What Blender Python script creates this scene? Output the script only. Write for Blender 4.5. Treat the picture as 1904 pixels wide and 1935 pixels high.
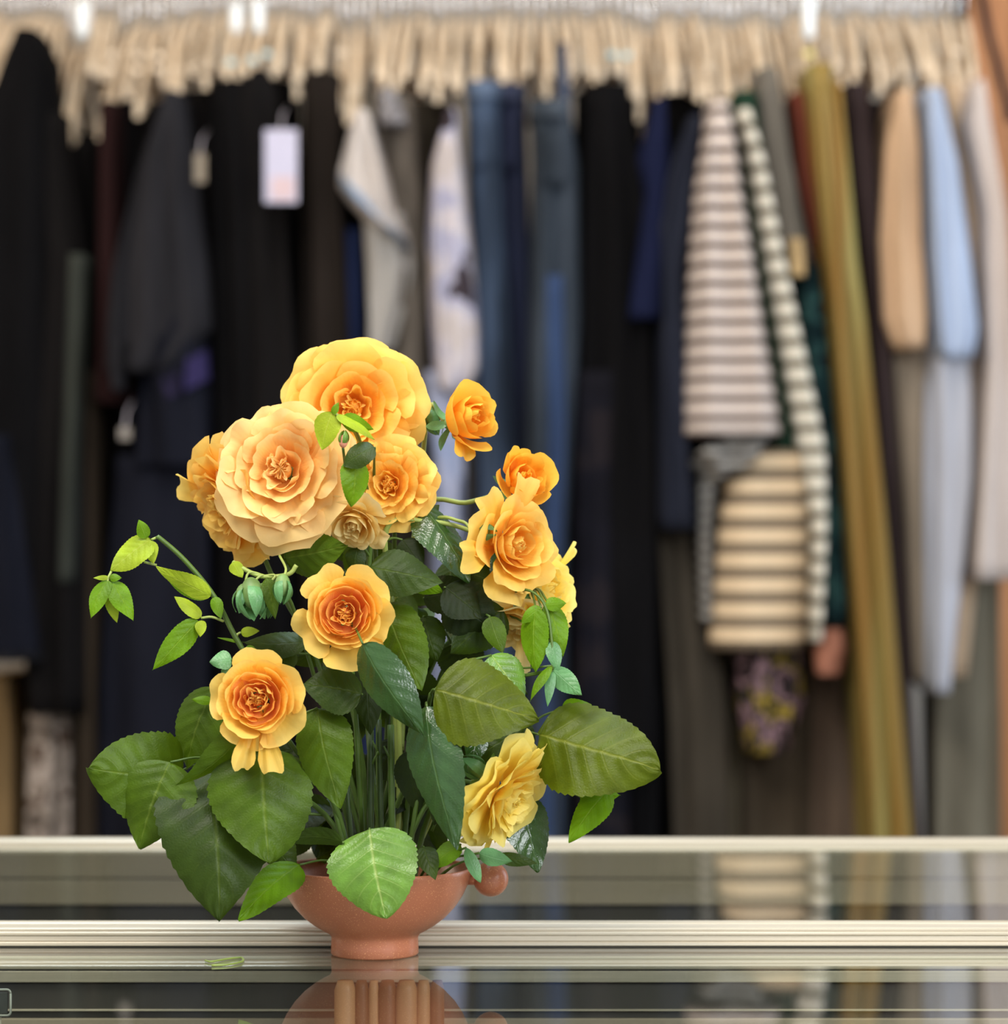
import bpy, math, random
import numpy as np
from mathutils import Vector, Matrix, noise
R_ = math.radians
random.seed(7); rng = np.random.RandomState(7)
for o in list(bpy.data.objects): bpy.data.objects.remove(o)
sc = bpy.context.scene; col = sc.collection

# ---------------------------------------------------------------- camera, light
F = 5500.0; HOR = 1011.0; CAMZ = 1.3235; TOP = 1.0        # focal length in px, horizon row, eye height, counter height
BY = 2.246                                                # distance of the bowl
RY = 5.41                                                 # distance of the clothes rack
cd = bpy.data.cameras.new('camera'); cam = bpy.data.objects.new('camera', cd); col.objects.link(cam)
cam.location = (0, 0, CAMZ); cam.rotation_euler = (R_(90), 0, 0)
cd.sensor_fit = 'HORIZONTAL'; cd.sensor_width = 36; cd.lens = F / 1904 * 36
cd.shift_y = (HOR - 967.5) / 1904
cd.clip_start = .05; cd.clip_end = 60
cd.dof.use_dof = True; cd.dof.focus_distance = 2.175; cd.dof.aperture_fstop = 5.0
sc.camera = cam
vs = sc.view_settings; sc.display_settings.display_device = 'sRGB'
vs.view_transform = 'Standard'; vs.look = 'None'; vs.gamma = 1; vs.use_curve_mapping = False; vs.exposure = 0.0
w = bpy.data.worlds.new('world'); sc.world = w; w.use_nodes = True
bg = w.node_tree.nodes['Background']; bg.inputs[0].default_value = (.86, .93, 1, 1); bg.inputs[1].default_value = .75

def area(name, loc, target, size, power, color, sy=None):
    l = bpy.data.lights.new(name, 'AREA'); l.energy = power; l.color = color; l.size = size
    if sy: l.shape = 'RECTANGLE'; l.size_y = sy
    o = bpy.data.objects.new(name, l); col.objects.link(o); o.location = loc
    o.rotation_euler = (Vector(target) - Vector(loc)).to_track_quat('-Z', 'Y').to_euler(); return o
area('window_light', (1.7, .1, 2.4), (0, 2.3, 1.2), 1.4, 78, (.93, .96, 1), 1.5)
area('ceiling_light', (-.6, 1.3, 3.1), (-.1, 2.3, 1.1), 1.1, 72, (1, .95, .86), 1.1)
area('ceiling_light', (.0, 3.9, 3.1), (0, 5.4, 1.5), 2.6, 36, (1, .93, .84), .6)
area('side_window', (2.9, 3.9, 1.9), (0, 5.2, 1.5), 1.1, 46, (.66, .82, 1), 1.6)
area('warm_lamp', (-2.6, 3.4, 2.2), (0, 5.2, 1.6), .8, 26, (1, .84, .66), .8)
area('skylight', (-.35, 2.55, 3.15), (-.05, 2.25, 1.2), 1.0, 44, (.62, .82, 1), 1.0)

def P(px, py, y): return Vector(((px - 952) / F * y, y, CAMZ + (HOR - py) / F * y))

# ---------------------------------------------------------------- helpers
def lin(c):
    c = [x / 255 for x in c]
    return tuple((x / 12.92 if x <= .04045 else ((x + .055) / 1.055) ** 2.4) for x in c) + (1,)
def mesh_obj(name, verts, faces, m, parent=None, uv=None, smooth=True):
    me = bpy.data.meshes.new(name); me.from_pydata([tuple(v) for v in verts], [], faces)
    if uv is not None:
        l = me.uv_layers.new(name='UVMap'); idx = np.empty(len(me.loops), dtype=np.int32)
        me.loops.foreach_get('vertex_index', idx)
        l.data.foreach_set('uv', np.asarray(uv, dtype=np.float32)[idx].ravel())
    if smooth: me.polygons.foreach_set('use_smooth', [True] * len(me.polygons))
    me.materials.append(m); me.update()
    o = bpy.data.objects.new(name, me); col.objects.link(o)
    if parent: o.parent = parent; o.matrix_parent_inverse = Matrix.Translation(-parent.location)
    return o
def tag(o, label=None, cat=None, group=None, kind=None):
    for k, v in (('label', label), ('category', cat), ('group', group), ('kind', kind)):
        if v: o[k] = v
    return o
def thing(name, label, cat, loc=(0, 0, 0), group=None):
    o = bpy.data.objects.new(name, None); o.empty_display_size = .02; col.objects.link(o); o.location = loc
    return tag(o, label, cat, group)
class MB:
    def __init__(s): s.v = []; s.f = []; s.uv = []
    def add(s, v, f):
        n = len(s.v); s.v += [tuple(p) for p in v]; s.f += [tuple(i + n for i in q) for q in f]
    def box(s, x0, x1, y0, y1, z0, z1, b=0.0):
        if b <= 0:
            v = [(x, y, z) for x in (x0, x1) for y in (y0, y1) for z in (z0, z1)]
            s.add(v, [(0, 1, 3, 2), (4, 6, 7, 5), (0, 4, 5, 1), (2, 3, 7, 6), (0, 2, 6, 4), (1, 5, 7, 3)]); return
        # box bevelled along its x-running edges
        pr = [(y0 + b, z0), (y1 - b, z0), (y1, z0 + b), (y1, z1 - b), (y1 - b, z1), (y0 + b, z1), (y0, z1 - b), (y0, z0 + b)]
        v = [(x0, y, z) for y, z in pr] + [(x1, y, z) for y, z in pr]
        s.add(v, [(i, i + 8, (i + 1) % 8 + 8, (i + 1) % 8) for i in range(8)] + [tuple(range(8)), tuple(range(15, 7, -1))])
    def tube(s, pts, r, n=8, cap=True):
        pts = [Vector(p) for p in pts]; rr = r if isinstance(r, (list, tuple)) else [r] * len(pts)
        t0 = (pts[1] - pts[0]).normalized(); up = t0.orthogonal().normalized(); v = []
        for i, p in enumerate(pts):
            t = (pts[min(i + 1, len(pts) - 1)] - pts[max(i - 1, 0)]).normalized()
            up = (up - t * up.dot(t)).normalized(); b = t.cross(up)
            v += [p + (up * math.cos(k * 2 * math.pi / n) + b * math.sin(k * 2 * math.pi / n)) * rr[i] for k in range(n)]
        f = [(i * n + k, i * n + (k + 1) % n, (i + 1) * n + (k + 1) % n, (i + 1) * n + k) for i in range(len(pts) - 1) for k in range(n)]
        if cap: f += [tuple(range(n - 1, -1, -1)), tuple(range((len(pts) - 1) * n, len(pts) * n))]
        s.add(v, f)
    def lathe(s, prof, c, n=64, close=False):
        m = len(prof); v = []
        for k in range(n):
            a = k * 2 * math.pi / n
            v += [(c[0] + r * math.cos(a), c[1] + r * math.sin(a), c[2] + z) for r, z in prof]
        f = [(k * m + i, ((k + 1) % n) * m + i, ((k + 1) % n) * m + i + 1, k * m + i + 1) for k in range(n) for i in range(m - 1)]
        s.add(v, f)
    def ball(s, c, r, n=16, m=10, sc=(1, 1, 1), axis=None):
        q = Vector((0, 0, 1)).rotation_difference(axis) if axis else None; v = []
        for j in range(m + 1):
            t = math.pi * j / m
            for k in range(n):
                a = 2 * math.pi * k / n
                d = Vector((math.sin(t) * math.cos(a) * sc[0], math.sin(t) * math.sin(a) * sc[1], math.cos(t) * sc[2])) * r
                if q: d = q @ d
                v.append(Vector(c) + d)
        s.add(v, [(j * n + k, (j + 1) * n + k, (j + 1) * n + (k + 1) % n, j * n + (k + 1) % n) for j in range(m) for k in range(n)])
    def build(s, name, m, parent=None, smooth=True): return mesh_obj(name, s.v, s.f, m, parent, smooth=smooth)
def bez(p0, p1, p2, p3, n=14):
    return [p0 * (1 - t) ** 3 + p1 * 3 * t * (1 - t) ** 2 + p2 * 3 * t * t * (1 - t) + p3 * t ** 3 for t in [i / n for i in range(n + 1)]]
def spline(pts, n=6):
    pts = [Vector(p) for p in pts]; out = []
    q = [pts[0] * 2 - pts[1]] + pts + [pts[-1] * 2 - pts[-2]]
    for i in range(1, len(q) - 2):
        for k in range(n):
            t = k / n; a, b, c, d = q[i - 1], q[i], q[i + 1], q[i + 2]
            out.append(.5 * ((2 * b) + (c - a) * t + (2 * a - 5 * b + 4 * c - d) * t * t + (3 * b - a - 3 * c + d) * t ** 3))
    return out + [pts[-1]]

# ---------------------------------------------------------------- materials
class NT:
    def __init__(s, name):
        s.m = bpy.data.materials.new(name); s.m.use_nodes = True; s.t = s.m.node_tree
        s.b = s.t.nodes['Principled BSDF']; s.out = s.t.nodes['Material Output']
    def n(s, typ, **kw):
        x = s.t.nodes.new(typ)
        for k, v in kw.items():
            if k.startswith('i_'): x.inputs[k[2:].replace('_', ' ')].default_value = v
            elif k[0] == '_': x.inputs[int(k[1:])].default_value = v
            else: setattr(x, k, v)
        return x
    def l(s, a, b): s.t.links.new(a, b)
    def math(s, op, a, b=None, clamp=False):
        x = s.n('ShaderNodeMath', operation=op, use_clamp=clamp)
        for i, q in enumerate((a, b)):
            if q is None: continue
            if isinstance(q, (int, float)): x.inputs[i].default_value = q
            else: s.l(q, x.inputs[i])
        return x.outputs[0]
    def ramp(s, fac, stops, interp='LINEAR'):
        r = s.n('ShaderNodeValToRGB'); r.color_ramp.interpolation = interp; e = r.color_ramp.elements
        while len(e) < len(stops): e.new(.5)
        for i, (p, c) in enumerate(stops): e[i].position = p; e[i].color = c
        s.l(fac, r.inputs[0]); return r.outputs[0]
    def mix(s, fac, a, b, mode='MIX'):
        x = s.n('ShaderNodeMix', data_type='RGBA', blend_type=mode)
        for i, q in ((0, fac), (6, a), (7, b)):
            if isinstance(q, (int, float, tuple)): x.inputs[i].default_value = q
            else: s.l(q, x.inputs[i])
        return x.outputs[2]
    def noise(s, scale, detail=3, coord='Object', stretch=None):
        tc = s.n('ShaderNodeTexCoord'); c = tc.outputs[coord]
        if stretch:
            mp = s.n('ShaderNodeMapping'); mp.inputs['Scale'].default_value = stretch; s.l(c, mp.inputs[0]); c = mp.outputs[0]
        x = s.n('ShaderNodeTexNoise', i_Scale=scale, i_Detail=detail); s.l(c, x.inputs['Vector']); return x.outputs[0]
    def bump(s, h, strength=.3, dist=.001):
        x = s.n('ShaderNodeBump', i_Strength=strength, i_Distance=dist); s.l(h, x.inputs['Height']); s.l(x.outputs[0], s.b.inputs['Normal'])
    def set(s, rough=.5, metal=0, spec=.5, base=None):
        s.b.inputs['Roughness'].default_value = rough; s.b.inputs['Metallic'].default_value = metal
        s.b.inputs['Specular IOR Level'].default_value = spec
        if base: s.b.inputs['Base Color'].default_value = base
        return s
    def translucent(s, fac, c):
        t = s.n('ShaderNodeBsdfTranslucent'); x = s.n('ShaderNodeMixShader'); x.inputs[0].default_value = fac
        if isinstance(c, tuple): t.inputs[0].default_value = c
        else: s.l(c, t.inputs[0])
        s.l(s.b.outputs[0], x.inputs[1]); s.l(t.outputs[0], x.inputs[2]); s.l(x.outputs[0], s.out.inputs[0])

def sc3(c, k): return (min(c[0] * k, 1), min(c[1] * k, 1), min(c[2] * k, 1), 1)
def m_plain(name, rgb, rough=.6, metal=0, var=.12, scale=30, stretch=None, bump=0, spec=.5):
    t = NT(name).set(rough, metal, spec); c = lin(rgb); f = t.noise(scale, 4, stretch=stretch)
    t.l(t.ramp(f, [(.3, sc3(c, 1 - var)), (.7, sc3(c, 1 + var))]), t.b.inputs[0])
    if bump: t.bump(f, bump, .002)
    return t.m
def m_cloth(name, rgb, rgb2=None, period=None, duty=.5, scale=9, var=.25, rough=.9):
    t = NT(name).set(rough, 0, .05); c = lin(rgb)
    base = t.ramp(t.noise(scale, 4, stretch=(2.5, 1, .45)), [(.3, sc3(c, 1 - var)), (.7, sc3(c, 1 + var))])
    if period:
        tc = t.n('ShaderNodeTexCoord'); sx = t.n('ShaderNodeSeparateXYZ'); t.l(tc.outputs['Object'], sx.inputs[0])
        fr = t.math('FRACT', t.math('DIVIDE', sx.outputs[2], period))
        base = t.mix(t.math('LESS_THAN', fr, duty), base, lin(rgb2))
    t.l(base, t.b.inputs[0]); return t.m
def m_blotch(name, cols, scale=18):
    t = NT(name).set(.9, 0, .05); k = len(cols)
    t.l(t.ramp(t.noise(scale, 2), [(.32 + .36 * i / k, lin(c)) for i, c in enumerate(cols)], 'CONSTANT'), t.b.inputs[0]); return t.m
def m_petal(name, deep, mid, tip, trans=.42):
    t = NT(name).set(.55, 0, .3)
    uv = t.n('ShaderNodeUVMap'); sx = t.n('ShaderNodeSeparateXYZ'); t.l(uv.outputs[0], sx.inputs[0])
    nz = t.noise(60, 3); v = t.math('ADD', sx.outputs[1], t.math('MULTIPLY', t.math('SUBTRACT', nz, .5), .35))
    oi = t.n('ShaderNodeObjectInfo'); v = t.math('ADD', v, t.math('MULTIPLY', t.math('SUBTRACT', oi.outputs['Random'], .5), .16))
    c = t.ramp(v, [(.1, lin(deep)), (.55, lin(mid)), (.98, lin(tip))])
    t.l(c, t.b.inputs[0])
    # fine radial veins of the petal as bump
    wv = t.math('SINE', t.math('MULTIPLY', sx.outputs[0], 70.0)); hh = t.math('ADD', t.math('MULTIPLY', wv, .08), t.noise(220, 3))
    t.bump(hh, .25, .0012); t.translucent(trans, c); return t.m
def m_leaf(name, rgb, vein, rough=.42, trans=.18, vs=.42, spec=.22):
    t = NT(name).set(rough, 0, spec)
    uv = t.n('ShaderNodeUVMap'); sx = t.n('ShaderNodeSeparateXYZ'); t.l(uv.outputs[0], sx.inputs[0])
    au = t.math('ABSOLUTE', t.math('SUBTRACT', t.math('MULTIPLY', sx.outputs[0], 2.0), 1.0))
    s = t.math('SUBTRACT', sx.outputs[1], t.math('MULTIPLY', au, .26))
    fr = t.math('ABSOLUTE', t.math('SUBTRACT', t.math('FRACT', t.math('MULTIPLY', s, 6.5)), .5))
    side = t.math('SUBTRACT', 1.0, t.math('DIVIDE', fr, .075), True)
    side = t.math('MULTIPLY', side, t.math('SUBTRACT', 1.0, t.math('POWER', au, 2.0)))
    rib = t.math('SUBTRACT', 1.0, t.math('DIVIDE', au, .05), True)
    vn = t.math('ADD', t.math('MULTIPLY', side, vs * .6), rib, True)
    c = lin(rgb); base = t.ramp(t.noise(55, 5), [(.3, sc3(c, .72)), (.7, sc3(c, 1.28))])
    cc = t.mix(t.math('MULTIPLY', vn, vs), base, lin(vein)); t.l(cc, t.b.inputs[0])
    vo = t.n('ShaderNodeTexVoronoi', i_Scale=420.0, feature='DISTANCE_TO_EDGE'); tc = t.n('ShaderNodeTexCoord'); t.l(tc.outputs['Object'], vo.inputs['Vector'])
    h = t.math('SUBTRACT', t.math('ADD', t.math('MULTIPLY', vo.outputs[0], .5), t.math('MULTIPLY', t.noise(160, 3), .5)), t.math('MULTIPLY', vn, .8))
    t.bump(h, .35, .0012); t.translucent(trans, t.mix(.5, cc, lin((130, 160, 20)))); return t.m

PET = {
 'pale': m_petal('pale_apricot_petal', (248, 178, 84), (252, 208, 122), (253, 220, 150)),
 'gold': m_petal('golden_petal', (247, 166, 52), (252, 202, 82), (253, 216, 116)),
 'amber': m_petal('amber_petal', (246, 150, 36), (252, 184, 54), (253, 202, 78)),
 'peach': m_petal('peach_heart_petal', (247, 146, 78), (252, 190, 104), (252, 212, 112)),
 'lemon': m_petal('lemon_petal', (252, 206, 70), (254, 228, 96), (255, 238, 140)),
 'faded': m_petal('faded_petal', (232, 180, 80), (244, 210, 120), (250, 230, 166)),
}
LEAF = {
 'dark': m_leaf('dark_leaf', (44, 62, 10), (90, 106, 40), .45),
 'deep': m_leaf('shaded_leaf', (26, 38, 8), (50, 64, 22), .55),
 'mid': m_leaf('green_leaf', (68, 92, 12), (118, 136, 52), .45),
 'olive': m_leaf('olive_leaf', (78, 90, 8), (136, 140, 56), .42, .2, .6),
 'bright': m_leaf('bright_leaf', (98, 138, 10), (150, 176, 60), .45, .28),
 'lime': m_leaf('young_leaf', (162, 182, 44), (200, 208, 96), .5, .3),
 'teal': m_leaf('glossy_leaf', (44, 76, 28), (92, 124, 62), .24, .1, .42, .75),
 'pale': m_leaf('pale_underside_leaf', (104, 146, 50), (176, 196, 110), .36, .25, .7, .6),
 'mint': m_leaf('mint_leaf', (104, 158, 100), (150, 190, 140), .38, .25, .42, .5),
}
STEM = m_plain('stem_green', (78, 104, 36), .5, var=.25, scale=40)
STEMD = m_plain('stem_dark_green', (48, 68, 24), .5, var=.3, scale=40)
STEML = m_plain('stem_light', (150, 165, 82), .5, var=.15, scale=40)
STEMB = m_plain('stem_brown', (140, 115, 75), .55, var=.2, scale=40)
BUDM = m_plain('bud_green', (112, 142, 78), .5, var=.3, scale=60)

# ---------------------------------------------------------------- leaves
def leaf(name, b, t, W, mat, parent, roll=0, curl=.06, fold=.12, wav=.055, n=None, shape=0, seed=0):
    """b, t: base and tip in space; W full width; roll about the axis; curl bends the blade; fold closes it along the midrib"""
    b = Vector(b); t = Vector(t); ax = t - b; L = ax.length; a = ax.normalized()
    n0 = Vector((0, -1, .25)) if n is None else Vector(n)
    n0 = (n0 - a * n0.dot(a)).normalized(); s0 = a.cross(n0)
    r = R_(roll); nn = n0 * math.cos(r) + s0 * math.sin(r); ss = a.cross(nn)
    big = L > .03; NV, NU = (64, 14) if big else (28, 8)
    rs = np.random.RandomState(seed + int(abs(b.x * 9999)) % 9999); ph = rs.rand(6) * 6.28
    V = np.linspace(0, 1, NV + 1); U = np.linspace(-1, 1, NU + 1); vv, uu = np.meshgrid(V, U, indexing='ij')
    pk = {0: (.55, 1.0), 1: (.75, .85), 2: (.45, .78), 3: (.4, .72)}[shape]
    prof = vv ** pk[0] * (1 - vv) ** pk[1]; prof /= prof.max()
    teeth = 15 if big else 8
    saw = (vv * teeth) % 1.0
    prof = prof * (1 + (.055 * (saw - .5)) * (np.abs(uu) > .99)) * (1 + .05 * np.sin(5 * vv + ph[0]) * np.sign(uu))
    hw = W / 2 * prof; x = hw * uu; sv = vv - .26 * np.abs(uu)
    quilt = np.abs(np.sin(math.pi * (sv * 6.5))) * W * .024 * (1 - np.abs(uu) ** 3) * (vv > .02)
    h = curl * L * 4 * vv * (1 - vv) - fold * np.abs(x) * (2.2 if fold < 0 else 1) + quilt
    h = h + wav * W * np.sin(7 * vv + ph[1] + 1.2 * np.sign(uu)) * np.abs(uu) ** 1.5 + wav * .6 * L * np.sin(3.1 * vv + ph[2]) * vv
    side = .05 * L * np.sin(2.2 * vv + ph[3] * .3) * vv * (1 - vv)
    y = vv * L
    pts = (np.array(b)[None, None] + y[..., None] * np.array(a) + (x + side)[..., None] * np.array(ss) + h[..., None] * np.array(nn))
    pts = pts.reshape(-1, 3); M = NU + 1
    faces = [(i * M + j, i * M + j + 1, (i + 1) * M + j + 1, (i + 1) * M + j) for i in range(NV) for j in range(NU)]
    uv = np.stack([(uu + 1) / 2, vv], -1).reshape(-1, 2)
    return mesh_obj(name, pts, faces, LEAF[mat], parent, uv)

# ---------------------------------------------------------------- rose blossoms
def petal(name, org, Q, Rm, r0, l, th0, th1, w0, phi, ruf, curl, cup, m, parent, notch=.05, h0=0.0, skew=0.0):
    nv, nu = 13, 14
    V = np.linspace(0, 1, nv + 1); U = np.linspace(-1, 1, nu + 1); vv, uu = np.meshgrid(V, U, indexing='ij')
    p1, p2, p3 = rng.rand(3) * 6.28
    Lu = 1 - .26 * np.abs(uu) ** 3.2 - notch * np.exp(-(uu / .22) ** 2) + .028 * np.sin(5 * uu + p1) + .014 * np.sin(11 * uu + p2)
    s = vv * Lu
    th = np.radians(th0 + (th1 - th0) * s + curl * np.clip(s - .68, 0, 1) * 3)
    ds = Lu / nv
    r = r0 + l * np.concatenate([np.zeros((1, nu + 1)), np.cumsum((np.sin(th[:-1]) + np.sin(th[1:])) / 2 * ds[1:], 0)], 0)
    h = h0 + l * np.concatenate([np.zeros((1, nu + 1)), np.cumsum((np.cos(th[:-1]) + np.cos(th[1:])) / 2 * ds[1:], 0)], 0)
    az = phi + uu * w0 * (.35 + .65 * np.clip(s, 0, 1) ** .7) + skew * s
    wob = ruf * l * s ** 2 * (np.sin(4.2 * uu + p2) + .6 * np.sin(7.5 * uu + p3)) + .03 * l * np.sin(3 * s * 2 + p1) * s
    cu = cup * l * uu ** 2 * s
    flat = np.sin(np.radians((th0 + th1) / 2))
    h = h + (wob + cu) * flat; r = r + (wob - cu * .6) * (1 - flat) * .8
    pts = np.stack([r * np.cos(az), r * np.sin(az), h], -1).reshape(-1, 3) * Rm
    pts = pts @ np.array(Q.to_matrix()).T + np.array(org)
    M = nu + 1
    faces = [(i * M + j, i * M + j + 1, (i + 1) * M + j + 1, (i + 1) * M + j) for i in range(nv) for j in range(nu)]
    uv = np.stack([(uu + 1) / 2, s], -1).reshape(-1, 2)
    return mesh_obj(name, pts, faces, m, parent, uv)

# each layer: count, start radius, length, angle at base, angle at tip, half width (rad), ruffle, curl, cup
KIND = {
 'open': [(5, .0, .27, 8, -45, 1.2, .16, 0, .0), (6, .05, .34, 30, -25, 1.0, .14, 20, .05), (6, .10, .40, 48, -4, .95, .12, 30, .05), (7, .14, .50, 60, 16, .85, .10, 30, .06),
          (7, .16, .62, 72, 34, .78, .08, 40, .07), (7, .17, .74, 84, 50, .75, .07, 40, .08), (7, .18, .84, 94, 68, .70, .06, 40, .08), (6, .18, .88, 104, 86, .74, .06, 30, .06)],
 'cup': [(5, .0, .30, 10, -40, 1.2, .14, 0, .0), (6, .05, .36, 26, -24, 1.1, .12, 0, .0), (7, .12, .40, 40, -16, .95, .08, 0, .0), (7, .20, .45, 50, -12, .8, .05, 0, .0), (7, .26, .50, 58, -8, .78, .04, 10, .0),
         (7, .30, .55, 66, 0, .74, .035, 20, .0), (6, .34, .58, 76, 12, .76, .03, 40, .02), (5, .2, .90, 92, 64, .80, .045, 20, .14)],
 'bud': [(3, .0, .70, 24, -40, 1.5, .03, 0, 0), (3, .03, .78, 42, -36, 1.4, .03, 0, 0), (4, .05, .86, 56, -30, 1.2, .03, 10, 0), (4, .08, .92, 68, -22, 1.15, .03, 30, 0), (4, .10, .96, 80, -10, 1.0, .03, 60, 0)],
 'half': [(4, .0, .50, 20, -40, 1.3, .06, 0, 0), (5, .05, .58, 36, -28, 1.1, .05, 0, 0), (5, .10, .66, 48, -20, 1.0, .05, 10, 0), (5, .14, .72, 58, -8, .95, .05, 30, 0), (5, .16, .82, 68, 8, .85, .05, 50, 0),
          (5, .16, .90, 78, 28, .8, .06, 60, .03), (4, .15, 1.0, 90, 60, .7, .06, 40, .06)],
}
def rose(c, d, Rpx, y, kind, pal, parent, inner=None, hk=.45, guards=None, seed=1, spin=0, skip=(), spx=0):
    """c: pixel of the face's centre, d: facing (right, up, towards the viewer)"""
    global rng; rng = np.random.RandomState(seed)
    ax = Vector((d[0], -d[2], d[1])).normalized(); Rm = Rpx / F * y
    Q = Vector((0, 0, 1)).rotation_difference(ax); org = P(c[0], c[1], y) - ax * Rm * hk
    layers = KIND[kind]; m = PET[pal]; mi = PET[inner or pal]
    k = MB(); k.ball(org + ax * Rm * .16, Rm * .13, 12, 8, (1, 1, .9), ax); core = k.build('blossom', mi, parent)
    k = MB(); k.ball(org - ax * Rm * .14, Rm * .13, 12, 8, (1, 1, .9), ax); k.build('receptacle', BUDM, core)
    for li, (n, r0, l, t0, t1, w0, ruf, curl, cup) in enumerate(layers):
        last = li == len(layers) - 1
        for i in range(n):
            if last and i in skip: continue
            phi = 2 * math.pi * (i + li * .37) / n + rng.uniform(-.18, .18) + spin
            j = rng.uniform(.9, 1.1)
            petal('petal', org, Q, Rm, r0 * rng.uniform(.8, 1.2), l * j, t0 + rng.uniform(-6, 6), t1 + rng.uniform(-9, 9), w0 * rng.uniform(.85, 1.1), phi,
                  ruf * rng.uniform(.7, 2.0), curl, cup, mi if li < len(layers) * .55 else m, core, rng.uniform(0, .09), skew=rng.uniform(-.1, .1))
    if kind in ('open', 'cup'):                          # crumpled little petals filling the heart
        for i in range(9):
            a = rng.uniform(0, 6.28); r0 = rng.uniform(.02, .2)
            petal('petal', org, Q, Rm, r0, rng.uniform(.26, .38) * (1 if kind == 'open' else 1.15), rng.uniform(-30, 30), rng.uniform(-50, 20), rng.uniform(.6, 1.4), a, .16, 0, .1, mi, core, rng.uniform(0, .15), skew=rng.uniform(-.8, .8))
    if guards:
        for (az, l, t0, t1, w0) in guards:
            petal('petal', org, Q, Rm, .15, l, t0, t1, w0, R_(az), .05, 20, .08, m, core)
    for i in range(5):                                   # sepals behind the blossom
        a = i * 1.2566 + .3; e = Vector((math.cos(a), math.sin(a), 0)); e = Q @ e
        leaf('sepal', org - ax * Rm * .1 + e * Rm * .08, org + e * Rm * .55 - ax * Rm * (.28 + .1 * rng.rand()), Rm * .2, 'mint', core, n=tuple(-ax), curl=.15, shape=1)
    return org - ax * Rm * .12, ax
BASE = P(708, 1798, BY)                                     # centre of the bowl's foot on the glass
def stem(owner, end, back, k, r=.0021, mat=STEM, via=None):
    a = k * 2.4; s = Vector((BASE.x + .026 * math.cos(a), BY + .022 * math.sin(a), TOP + .024))
    e = end - back * .004
    if via: pts = spline([s] + [P(*q) for q in via] + [e], 6)
    else: pts = bez(s, s + Vector(((e.x - s.x) * .15, 0, (e.z - s.z) * .55)), e - back * .05 - Vector((0, 0, .03)), e, 18)
    m = MB(); n = len(pts); m.tube(pts, [r * (1.15 - .35 * i / (n - 1)) for i in range(n)], 8); m.build('stem', mat, owner)
    return pts
def petiole(owner, pts, base, mat=STEM, r=.0009, drop=.5):
    """thin stalk from the leaf's base to the nearest lower point of its stem"""
    if not pts: return
    cand = [p for p in pts if p.z < base.z + .012] or pts
    q = min(cand, key=lambda p: (p - base).length + abs(p.z - (base.z - (p - base).length * drop)) * .6)
    d = base - q; m = MB(); mid = q + d * .5 + Vector((0, 0, .12 * d.length))
    m.tube(spline([q, mid, base], 5), [r * 1.3] * 5 + [r] * 6, 6); m.build('petiole', mat, owner)
def bud(owner, p, d, size, mat=BUDM, tip=None, sm='mint'):
    p = Vector(p); ax = Vector((d[0], -d[2], d[1])).normalized(); m = MB()
    m.ball(p + ax * size * .4, size * .5, 12, 10, (.85, .85, 1.25), ax); b = m.build('bud', tip or mat, owner)
    for i in range(4):
        a = i * 1.57 + .4; e = Vector((0, 0, 1)).rotation_difference(ax) @ Vector((math.cos(a), math.sin(a), 0))
        leaf('sepal', p - ax * size * .05 + e * size * .12, p + ax * size * 1.45 + e * size * .15, size * .55, sm, b, n=tuple(e), curl=.28, fold=.3, shape=1)
    return b
def leaves(owner, pts, lst):
    for q in lst:
        (bx, by, by_), (tx, ty, ty_), wpx, mat = q[:4]; kw = dict(q[4]) if len(q) > 4 else {}
        b = P(bx, by, by_); t = P(tx, ty, ty_); pt = kw.pop('pt', 1)
        leaf('leaf', b, t, wpx / F * by_, mat, owner, **kw)
        if pt: petiole(owner, pts, b, STEM if mat != 'lime' else STEML)

# ================================================================ SETTING
FLOORM = m_plain('grey_concrete', (120, 112, 102), .6, scale=3)
WALL = m_plain('greige_wall', (158, 150, 140), .9, var=.05, scale=2)
WALLD = m_plain('side_wall_paint', (190, 182, 170), .9, var=.05, scale=2)
CEIL = m_plain('white_ceiling', (222, 218, 210), .9, var=.04, scale=2)
def slab(name, x0, x1, y0, y1, z0, z1, m):
    b = MB(); b.box(x0, x1, y0, y1, z0, z1); return tag(b.build(name, m, smooth=False), kind='structure')
BWY = 6.05
slab('floor', -3.4, 3.4, -1.5, BWY + .1, -.1, 0, FLOORM)
slab('ceiling', -3.4, 3.4, .2, BWY + .1, 3.2, 3.3, CEIL)
slab('wall_back', -3.4, 3.4, BWY, BWY + .1, 0, 3.2, WALL)
slab('wall_left', -3.5, -3.4, -1.5, BWY + .1, 0, 3.2, WALLD)
slab('wall_right', 3.4, 3.5, -1.5, BWY + .1, 0, 3.2, WALLD)
slab('baseboard_back', -3.4, 3.4, BWY - .015, BWY, 0, .12, CEIL)
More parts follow.
